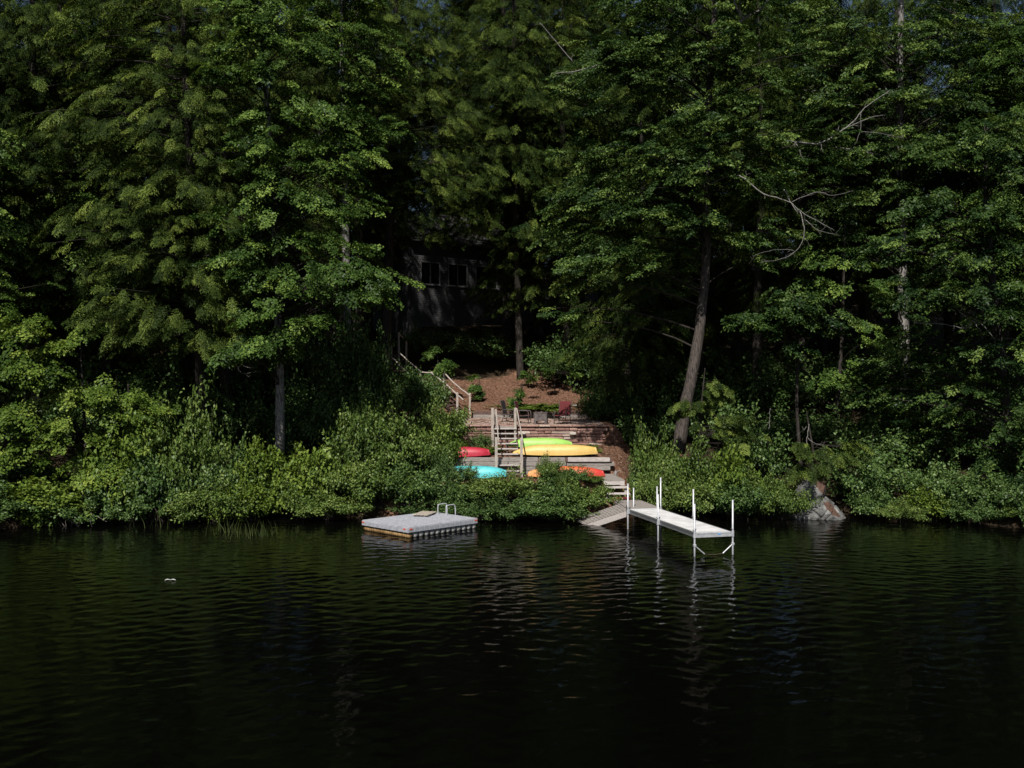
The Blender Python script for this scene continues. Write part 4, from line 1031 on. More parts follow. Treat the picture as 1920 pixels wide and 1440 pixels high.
# maple
make_tree('maple_tree', 'tall maple with tiers of bright flat leaf sprays over a pale sunlit lower trunk', 'tree', 'maple',
    pix_path([(525, 850, 32.0, .22), (524, 700, 32.0, .19), (520, 560, 32.1, .17), (512, 400, 32.2, .15), (505, 250, 32.3, .12), (490, 60, 32.4, .09), (480, -150, 32.4, .04)]),
    pix_blobs([(440, 75, 31.4, 60, 22, 1.2, 16, .95), (445, 140, 31.2, 60, 24, 1.2, 18, .95), (560, 70, 32, 90, 50, 1.6, 34, .95), (565, 205, 31.6, 120, 40, 1.6, 44, 1), (520, 275, 31.4, 100, 36, 1.5, 34, 1), (635, 290, 31.2, 80, 42, 1.5, 36, 1),
               (560, 360, 31.0, 110, 34, 1.5, 40, 1), (470, 410, 30.9, 62, 30, 1.2, 22, .95), (560, 440, 30.8, 60, 22, 1.0, 16, .95), (640, 385, 31.2, 55, 26, 1.0, 20, .95), (650, 470, 30.8, 40, 14, .8, 12, .9),
               (615, 520, 30.3, 75, 34, 1.2, 38, 1), (690, 515, 30.2, 50, 22, .9, 20, .95), (680, 558, 30.0, 48, 18, .8, 18, .95), (500, 500, 30.6, 60, 22, 1, 16, .95), (440, 470, 30.8, 60, 20, 1, 14, .95),
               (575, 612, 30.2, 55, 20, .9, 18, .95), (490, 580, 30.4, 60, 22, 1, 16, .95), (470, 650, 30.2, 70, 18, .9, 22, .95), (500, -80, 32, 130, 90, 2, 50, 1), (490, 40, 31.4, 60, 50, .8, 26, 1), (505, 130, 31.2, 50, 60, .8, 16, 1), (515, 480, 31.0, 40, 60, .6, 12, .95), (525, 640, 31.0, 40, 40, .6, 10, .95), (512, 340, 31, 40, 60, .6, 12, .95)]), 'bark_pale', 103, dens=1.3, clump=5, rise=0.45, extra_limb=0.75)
make_tree('pale_trunk_tree', 'tree with a short pale grey lit trunk stretch above the bright maple spray', 'tree', 'maple',
    pix_path([(652, 760, 41, .25), (650, 560, 41, .23), (647, 400, 41, .21), (643, 200, 41, .15), (640, 0, 41, .09), (640, -120, 41, .04)]),
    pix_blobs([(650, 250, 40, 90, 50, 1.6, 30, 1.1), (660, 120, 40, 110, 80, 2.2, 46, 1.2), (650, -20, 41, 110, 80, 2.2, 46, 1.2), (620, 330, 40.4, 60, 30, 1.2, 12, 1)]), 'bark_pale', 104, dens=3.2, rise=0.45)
make_tree('hemlock_tree', 'tall hemlock with a dapple lit trunk standing just in front of the house corner', 'tree', 'hemlock',
    pix_path([(720, 712, 45.5, .37), (726, 560, 45.5, .33), (732, 400, 45.5, .30), (736, 250, 45.5, .24), (742, 50, 45.5, .17), (746, -150, 45.5, .06)]),
    pix_blobs([(740, 330, 44, 95, 45, 2.2, 44, 1.15), (790, 240, 43.5, 130, 80, 2.6, 90, 1.15), (750, 110, 44, 130, 100, 3, 110, 1.2), (745, -40, 45, 130, 100, 3, 80, 1.2), (835, 335, 43, 110, 45, 2, 50, 1.1), (830, 415, 44, 110, 30, 1.8, 22, 1), (790, 440, 45, 60, 18, 1.2, 7, .9)]), 'bark', 105, dens=2.9, rise=0.05, extra_limb=0.4)
make_tree('hemlock_tree', 'slender dark trunked hemlock rising from the top of the mulch slope', 'tree', 'hemlock',
    pix_path([(976, 712, 47.5, .25), (972, 600, 47.5, .23), (968, 450, 47.5, .21), (966, 250, 47.5, .17), (964, 50, 47.5, .12), (962, -150, 47.5, .05)]),
    pix_blobs([(960, 330, 45, 120, 55, 2.4, 60, 1.15), (950, 220, 45, 130, 90, 2.8, 110, 1.2), (930, 90, 46, 130, 100, 3, 120, 1.2), (950, -50, 47, 130, 90, 3, 80, 1.2), (900, 425, 46, 100, 40, 2, 36, 1.0), (940, 500, 46.5, 50, 40, 1.5, 14, .95), (1010, 420, 45, 50, 40, 1.5, 14, 1)]), 'bark', 106, dens=2.9, rise=0.05, extra_limb=0.4)
make_tree('dark_trunk_tree', 'straight bare dark trunk between the pale trunk and the dapple lit hemlock', 'tree', 'hemlock',
    pix_path([(675, 720, 49, .32), (674, 500, 49, .29), (672, 300, 49, .24), (670, 50, 49, .16), (668, -150, 49, .06)]),
    pix_blobs([(665, 190, 48, 110, 80, 2.6, 60, 1.25), (665, 40, 48.5, 120, 100, 3, 80, 1.25), (665, -90, 49, 110, 80, 3, 50, 1.25)]), 'bark', 107, dens=2.9, rise=0.05, extra_limb=0.35)
# leaning oak
make_tree('leaning_oak', 'big leaning oak with furrowed sunlit lower trunk beside the dock shrubs', 'tree', 'oak',
    pix_path([(1272, 850, 33.6, .33), (1284, 770, 33.6, .29), (1302, 680, 33.6, .255), (1316, 580, 33.7, .23), (1325, 470, 33.8, .22), (1323, 340, 33.9, .20), (1328, 200, 34, .17), (1338, 60, 34, .13), (1345, -160, 34, .05)]),
    pix_blobs([(1300, 45, 33.0, 200, 75, 2.6, 96, 1), (1200, 140, 32.6, 140, 60, 2.0, 60, 1), (1410, 130, 32.8, 150, 66, 2.2, 66, 1), (1320, 235, 32.2, 150, 46, 1.8, 56, 1), (1150, 285, 32.2, 110, 36, 1.6, 36, 1),
               (1240, 305, 31.8, 150, 40, 1.8, 52, 1), (1100, 375, 32.4, 90, 36, 1.5, 32, 1), (1190, 395, 32.0, 110, 42, 1.6, 40, .95), (1290, 400, 32.4, 90, 30, 1.4, 22, .95), (1430, 330, 32.6, 90, 55, 1.8, 36, 1),
               (1140, 490, 31.4, 80, 20, .9, 24, .95), (1175, 470, 31.6, 40, 14, .7, 10, .95), (1050, 590, 33.4, 38, 22, .7, 8, .85), (1430, 430, 32.8, 80, 45, 1.5, 22, .95), (1500, 290, 33.4, 90, 70, 1.8, 34, 1), (1300, -80, 33.6, 200, 80, 2.6, 70, 1), (1040, 440, 33.2, 50, 26, 1, 12, .95), (1080, 520, 33.6, 50, 30, 1, 8, .9), (1400, 480, 33.4, 60, 40, 1.2, 14, .9), (1240, 480, 33.6, 70, 50, 1.2, 14, .9), (1230, 560, 34.5, 70, 50, 1.4, 10, .9), (1150, 440, 33, 80, 40, 1.2, 16, .95)]),
    'bark_oak', 108, dens=1.6, rise=0.35, extra_limb=0.22, limb_r=0.04,
    dead=[[(np.array([P(1335, 70, 33.8), P(1372, 52, 33.4), P(1395, 36, 33.2), P(1425, 18, 33.1), P(1445, -8, 33)]), .075, .05), (np.array([P(1395, 36, 33.2), P(1380, 10, 33.2), P(1372, -30, 33.2)]), .04, .03)],
          [(np.array([P(1322, 350, 33.6), P(1380, 328, 32.2), P(1430, 362, 31.8), P(1480, 378, 31.6), P(1500, 396, 31.5), P(1540, 418, 31.5), P(1565, 432, 31.5)]), .032, .008),
           (np.array([P(1470, 355, 31.8), P(1482, 378, 31.6), P(1494, 398, 31.5)]), .018, .014), (np.array([P(1500, 396, 31.5), P(1508, 430, 31.4), P(1500, 462, 31.4), P(1470, 484, 31.3), P(1425, 492, 31.3)]), .020, .005),
           (np.array([P(1484, 379, 31.6), P(1530, 360, 31.5), P(1560, 366, 31.4), P(1600, 358, 31.4)]), .015, .005), (np.array([P(1510, 412, 31.5), P(1535, 432, 31.4), P(1570, 440, 31.4)]), .014, .005), (np.array([P(1490, 470, 31.4), P(1455, 468, 31.3), P(1410, 480, 31.3)]), .009, .004)],
          [(np.array([P(1180, 105, 32.6), P(1085, 132, 32.1), P(1040, 138, 32.0)]), .028, .012), (np.array([P(1075, 118, 32), P(1040, 75, 31.9), P(1012, 42, 31.9)]), .020, .008)]])
# right oak with grey trunk
make_tree('grey_trunk_oak', 'tall oak whose mottled grey upright trunk shows between leaf tiers', 'tree', 'oak',
    pix_path([(1702, 850, 38, .30), (1694, 600, 38, .26), (1690, 380, 38, .23), (1687, 150, 38, .19), (1690, -30, 38, .13), (1692, -180, 38, .05)]),
    pix_blobs([(1570, 70, 37, 100, 60, 2, 40, 1.15), (1670, 120, 37, 100, 38, 1.8, 34, 1.15), (1790, 60, 37.4, 110, 44, 2, 30, 1.15), (1610, 190, 36.6, 100, 46, 1.8, 38, 1.1), (1780, 170, 36.8, 120, 34, 1.8, 36, 1.15),
               (1680, 275, 36, 120, 34, 1.8, 40, 1.1), (1570, 330, 36, 90, 60, 1.6, 34, 1.1), (1690, 370, 36, 90, 34, 1.5, 24, 1.1), (1600, 440, 36, 70, 40, 1.5, 18, 1.1), (1690, -70, 38, 150, 60, 2.2, 44, 1.2), (1800, 290, 36.6, 90, 34, 1.6, 24, 1.1), (1690, 620, 36.4, 60, 60, 1.2, 16, 1), (1700, 720, 36.2, 70, 50, 1.2, 16, 1), (1690, 540, 36, 50, 40, 1, 10, 1), (1700, 590, 35.6, 40, 40, .7, 10, .9), (1688, 670, 35.6, 40, 40, .7, 10, .9)]),
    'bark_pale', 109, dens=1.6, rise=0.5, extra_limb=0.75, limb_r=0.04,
    dead=[[(np.array([P(1688, 300, 37.6), P(1620, 285, 35), P(1530, 271, 33.4), P(1476, 264, 32.8)]), .05, .03), (np.array([P(1530, 271, 33.4), P(1560, 258, 33.3), P(1600, 228, 33.3), P(1622, 202, 33.3), P(1668, 170, 33.3)]), .042, .012),
           (np.array([P(1490, 266, 32.9), P(1497, 278, 32.8), P(1502, 292, 32.8)]), .028, .018), (np.array([P(1613, 210, 33.3), P(1613, 245, 33.2), P(1598, 282, 33.2)]), .014, .006), (np.array([P(1590, 238, 33.3), P(1635, 220, 33.3), P(1660, 216, 33.3)]), .018, .006), (np.array([P(1560, 256, 33.3), P(1528, 240, 33.2)]), .014, .006), (np.array([P(1612, 246, 33.3), P(1650, 250, 33.2), P(1690, 258, 33.2)]), .012, .005)],
          [(np.array([P(1686, 190, 37.6), P(1672, 192, 37.2), P(1655, 186, 37.0)]), .03, .012), (np.array([P(1472, 166, 34), P(1500, 168, 34), P(1530, 170, 34)]), .022, .012)]])
# right overhanging red oak, big leaves
make_tree('overhanging_oak', 'oak at the frame edge hanging large bright leaf clusters out over the lake', 'tree', 'oak',
    pix_path([(1905, 960, 31.5, .26), (1890, 800, 31.5, .22), (1868, 600, 31.6, .18), (1850, 400, 31.8, .12), (1848, 300, 32, .07), (1846, 230, 32, .02)]),
    pix_blobs([(1850, 300, 30.6, 110, 44, 1.4, 34, 1.0), (1780, 400, 30.2, 110, 38, 1.3, 36, 1.0), (1690, 470, 29.8, 80, 34, 1.1, 26, 1.0), (1800, 490, 30, 90, 28, 1.1, 24, 1.0), (1890, 545, 29.8, 60, 46, 1.0, 22, 1.0), (1760, 545, 30, 70, 24, 1.0, 18, 1.0),
               (1880, 430, 30, 60, 40, 1.0, 20, 1.0), (1900, 650, 30, 46, 40, .8, 9, .95), (1840, 700, 31.5, 80, 60, 1.6, 16, .95), (1800, 790, 31.5, 70, 60, 1.6, 16, .95), (1900, 780, 30.5, 50, 70, 1.2, 16, .95), (1900, 220, 31, 90, 50, 1.3, 20, 1), (1700, 720, 33, 80, 60, 1.6, 20, .95), (1640, 760, 33.5, 80, 70, 1.4, 22, .95), (1720, 640, 33, 90, 50, 1.4, 18, .95), (1760, 740, 32, 90, 70, 1.4, 20, .95), (1890, 880, 29.8, 46, 50, 1, 14, .95)]),
    'bark', 110, dens=1.45, rise=0.4, extra_limb=0.75,
    dead=[[(np.array([P(1868, 640, 31.4), P(1830, 600, 30.8), P(1812, 616, 30.5), P(1770, 608, 30.4), P(1720, 606, 30.4)]), .026, .007), (np.array([P(1826, 602, 30.7), P(1832, 612, 30.6), P(1840, 622, 30.6)]), .02, .012), (np.array([P(1820, 604, 30.6), P(1800, 585, 30.5), P(1785, 570, 30.5)]), .012, .005)],
          [(np.array([P(1895, 690, 31.2), P(1880, 650, 30.6), P(1876, 635, 30.6), P(1915, 638, 30.4)]), .016, .006)]])
# small umbrella-crowned tree
make_tree('young_oak', 'young slim oak with one bright umbrella shaped leaf tier over a dark hollow', 'tree', 'oak',
    pix_path([(1502, 880, 32.4, .09), (1494, 760, 32.3, .075), (1496, 660, 32.2, .065), (1492, 580, 32.1, .05), (1485, 545, 32, .025)]),
    pix_blobs([(1480, 590, 31.4, 105, 26, 1.3, 46, .92), (1420, 605, 31.2, 55, 18, .8, 16, .9), (1490, 556, 31.6, 60, 14, .8, 14, .9), (1560, 605, 31.4, 60, 20, .8, 16, .9), (1500, 650, 31.8, 40, 26, .7, 6, .85)]), 'bark', 111, dens=1.7, csig=.3, rise=0.6, extra_limb=0.9, limb_r=.02)
make_tree('slim_tree', 'slender dim tree with thin trunk in the hollow behind the young umbrella oak', 'tree', 'maple',
    pix_path([(1560, 880, 35.5, .11), (1570, 760, 35.5, .10), (1578, 640, 35.5, .085), (1582, 500, 35.5, .06), (1584, 420, 35.5, .03)]),
    pix_blobs([(1590, 520, 35, 70, 40, 1.4, 18, .95), (1610, 620, 35.4, 70, 40, 1.4, 10, .9), (1540, 480, 35, 50, 30, 1.2, 10, .9), (1640, 700, 35.4, 50, 40, 1.2, 8, .9), (1575, 700, 35, 30, 60, .8, 10, .9)]), 'bark', 112, dens=1.2, rise=0.5, extra_limb=0.7, limb_r=.02)
# hemlock sapling with drooping tips by the boulder
make_tree('hemlock_sapling', 'small hemlock drooping yellowish tips over the top of the boulder', 'tree', 'hemlock',
    pix_path([(1530, 930, 31.2, .06), (1525, 850, 31.2, .05), (1515, 790, 31.2, .03), (1512, 770, 31.2, .015)]),
    pix_blobs([(1535, 850, 30.5, 60, 26, .9, 16, .6), (1520, 890, 30.3, 36, 26, .7, 14, .75), (1590, 845, 30.8, 40, 16, .7, 8, .8)]), 'bark', 113, dens=2.2, csig=.25, rise=0.0, limb_r=.015,
    dead=[[(np.array([P(1512, 840, 31), P(1514, 815, 30.9), P(1517, 795, 30.9)]), .022, .012), (np.array([P(1513, 820, 31), P(1525, 830, 30.8), P(1545, 836, 30.7)]), .012, .005), (np.array([P(1512, 800, 31), P(1508, 806, 30.9), P(1504, 800, 30.9)]), .008, .004)],
          [(np.array([P(1442, 805, 31.5), P(1443, 785, 31.5), P(1444, 765, 31.5)]), .012, .010)]])
make_tree('hemlock_sapling', 'hemlock sapling with pale green sprays beside the leaning oak trunk', 'tree', 'hemlock',
    pix_path([(1310, 880, 32.6, .06), (1312, 800, 32.6, .05), (1318, 730, 32.6, .035), (1322, 690, 32.6, .015)]),
    pix_blobs([(1300, 760, 32.2, 34, 18, .6, 10, .55), (1345, 735, 32.2, 40, 22, .7, 12, .55), (1365, 800, 32, 55, 26, .8, 18, .6), (1270, 768, 32.2, 18, 12, .4, 5, .5), (1400, 835, 31.6, 50, 24, .8, 14, .6)]), 'bark', 114, dens=2.2, csig=.25, rise=0.0, limb_r=.015)

# young maples of the thicket
for i, (lab, pth, bl) in enumerate((
    ('young maple with broad yellow green leaves in the bank thicket nearest the photo edge', [(40, 990, 29.8, .08), (46, 800, 29.8, .065), (50, 600, 29.9, .03)],
     [(45, 610, 29.6, 70, 24, 1.0, 20, 1.05), (40, 690, 29.4, 80, 26, 1.1, 24, 1.05), (60, 780, 29.3, 80, 26, 1.1, 24, 1.05), (40, 860, 29.2, 70, 26, 1.0, 20, 1.05), (50, 930, 29.0, 80, 24, 1.0, 22, 1.0), (50, 965, 28.9, 60, 14, .7, 10, 1)]),
    ('young maple with tiered yellow green sprays in the thicket beside the pale round shrub', [(165, 980, 30.2, .08), (160, 820, 30.2, .065), (150, 640, 30.3, .03)],
     [(110, 660, 30, 46, 20, .8, 10, 1), (150, 720, 29.8, 60, 24, .9, 18, 1), (120, 800, 29.5, 56, 22, .9, 16, 1), (160, 880, 29.3, 50, 24, .8, 16, 1), (190, 760, 29.8, 40, 20, .8, 10, 1), (130, 925, 29.2, 50, 20, .8, 14, 1)]),
    ('young maple arching above the long low shrub bank left bare beneath', [(250, 960, 31.2, .07), (245, 830, 31.2, .055), (240, 720, 31.2, .025)],
     [(230, 745, 30.8, 60, 18, .8, 14, .95), (270, 770, 30.6, 56, 20, .8, 14, .95), (250, 820, 30.4, 60, 24, .9, 16, .95)]))):
    make_tree('young_maple', lab, 'tree', 'maple', pix_path(pth), pix_blobs(bl), 'bark', 120 + i, dens=1.4, csig=.32, rise=0.5, limb_r=.015, mat='shrub_yellow', extra_limb=0.7)

# little trees on the slope
for i, (lab, k, pth, bl) in enumerate((
    ('maple seedling rising above the landing of the hillside staircase', 'maple', [(822, 745, 43.6, .04), (822, 690, 43.6, .03), (818, 648, 43.6, .012)],
     [(818, 650, 43.4, 20, 7, .5, 4, .75), (815, 668, 43.3, 26, 7, .5, 6, .75), (835, 683, 43.2, 30, 9, .6, 10, .8), (815, 693, 43.0, 34, 9, .6, 10, .8), (840, 695, 43, 24, 6, .5, 5, .75)]),
    ('leafy seedling on the sunlit mulch slope beside the stair foot', 'maple', [(900, 752, 43.2, .03), (900, 725, 43.2, .02), (898, 705, 43.2, .01)],
     [(900, 722, 43, 26, 10, .5, 8, .7), (905, 736, 42.8, 22, 8, .5, 6, .7), (885, 708, 43.2, 14, 6, .4, 3, .65)]),
    ('bright leafy seedling behind the red chair turned sideways', 'maple', [(978, 770, 41.6, .03), (977, 745, 41.6, .02), (978, 722, 41.6, .01)],
     [(978, 735, 41.5, 16, 9, .4, 6, .65), (972, 750, 41.3, 24, 8, .5, 9, .65), (965, 762, 41.2, 26, 7, .5, 7, .65), (990, 712, 43, 16, 5, .4, 3, .65)]),
    ('seedling at the top edge of the sunlit mulch under the slender hemlock', 'maple', [(1001, 722, 45.6, .03), (1001, 705, 45.6, .02), (1000, 692, 45.6, .01)],
     [(998, 700, 45.5, 20, 6, .5, 6, .7), (1000, 710, 45.3, 12, 5, .4, 3, .6)]),
    ('pale tipped sapling in the shade right of the slender hemlock', 'maple', [(1040, 735, 44, .04), (1040, 700, 44, .03), (1042, 680, 44, .012)],
     [(1035, 693, 43.8, 24, 5, .5, 5, .75), (1060, 700, 43.8, 24, 8, .6, 6, .75), (1055, 670, 44, 20, 8, .6, 5, .75)]))):
    lab = lab.replace('right of', 'beyond')
    make_tree('seedling_tree', lab, 'seedling', k, pix_path(pth), pix_blobs(bl), 'bark', 140 + i, dens=.8, csig=.15, rise=0.4, limb_r=.008, extra_limb=0.8)

# ---------------------------------------------------------------- shrubs
def make_shrub(seed, mat, R=1.2, H=1.7, shoots=170, per=46, leaf=(0.08, 0.125), lw=0.62, yup=0.55):
    rng = np.random.default_rng(seed)
    root = thing('shrub', 'shrub', 'shrub', (0, 0, 0), 0, 'shrubs along the bank')
    n = shoots
    d = nrm(rng.normal(0, 1, (n, 3))); d[:, 2] = np.abs(d[:, 2]) * 1.0 - 0.28; d = nrm(d)
    kx = rng.normal(0, 2.2, (5, 3)); ph = rng.uniform(0, 6, 5)
    lump = 1 + 0.17 * np.sum(np.sin(d @ kx.T + ph), 1)
    tc_ = nrm(rng.normal(0, 1, (34, 3))); near = np.argmax(d @ tc_.T, 1); d = nrm(d * 0.55 + tc_[near] * 0.45); d[:, 2] = np.maximum(d[:, 2], -0.45)
    endp = np.array([0, 0, 0.44 * H]) + d * np.array([R, R, 0.52 * H]) * (lump * rng.choice([0.62, 0.78, 0.92, 1.02, 1.30], n, p=[.14, .26, .3, .22, .08]) * rng.uniform(0.92, 1.08, n))[:, None]
    endp[:, 2] = np.maximum(endp[:, 2], 0.04 * H)
    start = np.concatenate([rng.normal(0, 0.16 * R, (n, 2)), np.zeros((n, 1))], 1)
    mid = (start + endp) / 2 + np.array([0, 0, 0.22 * H]) * (1 - np.abs(d[:, 2:3]))
    s = 0.30 + 0.70 * rng.uniform(0, 1, (n, per)) ** 0.45
    pos = ((1 - s) ** 2)[..., None] * start[:, None] + (2 * s * (1 - s))[..., None] * mid[:, None] + (s ** 2)[..., None] * endp[:, None]
    tw = rng.normal(0, 0.062, pos.shape) * (0.6 + s[..., None]); pos = pos + tw
    outd = nrm(pos - np.array([0, 0, 0.35 * H]))
    dr = outd * 0.7 + rng.normal(0, 0.7, pos.shape); dr[..., 2] -= 0.25
    nm = outd * 0.35 + rng.normal(0, 0.45, pos.shape); nm[..., 2] += yup
    tint = rng.normal(0.42, 0.09, (n, 1)) + 0.30 * (s - 0.75) + rng.normal(0, 0.13, s.shape)
    ln = rng.uniform(*leaf, s.shape); wd = ln * lw * rng.uniform(0.85, 1.15, s.shape)
    pos[..., 2] = np.maximum(pos[..., 2], 0.02)
    leaf_object('foliage', pos.reshape(-1, 3), dr.reshape(-1, 3), nm.reshape(-1, 3), ln.ravel(), wd.ravel(), tint.ravel(), M[mat], root, 0.2, 0.12)
    mb = MB()
    for i in rng.choice(n, 34, replace=False):
        mb.tube(bez(start[i], mid[i], endp[i], 6), np.linspace(0.022, 0.005, 6), 5, False)
    mb.build('stem', M['bark'], root, True)
    return root

SHR = {'a': make_shrub(201, 'shrub'), 'b': make_shrub(202, 'shrub', leaf=(0.075, 0.115)), 'c': make_shrub(203, 'shrub_deep', leaf=(0.085, 0.13)), 'd': make_shrub(204, 'shrub_yellow', shoots=140, per=46, leaf=(0.10, 0.155), lw=0.75),
       'e': make_shrub(205, 'shrub_deep', shoots=120, per=44, leaf=(0.09, 0.135))}
used = set()
def shrub(px, ytop, hw, d, kind, label, ybot=None, rz=None):
    x = (px - 960) / F * d; zt = CAMZ - (ytop - 720) / F * d
    zb = max(G(x, d), 0.0) - 0.03 if ybot is None else CAMZ - (ybot - 720) / F * d
    h = max(zt - zb, 0.35); w = hw / F * d
    sc = (w / 1.2, w / 1.2 * 0.95, h / 1.62)
    rz = RNG.uniform(0, 6.28) if rz is None else rz
    loc = wp(x, d, zb)
    src = SHR[kind]
    if kind not in used:
        used.add(kind); src.location = tuple(loc); src.rotation_euler = (0, 0, rz); src.scale = sc; src['label'] = label; return src
    return copy_thing(src, 'shrub', loc, rz, sc, label)

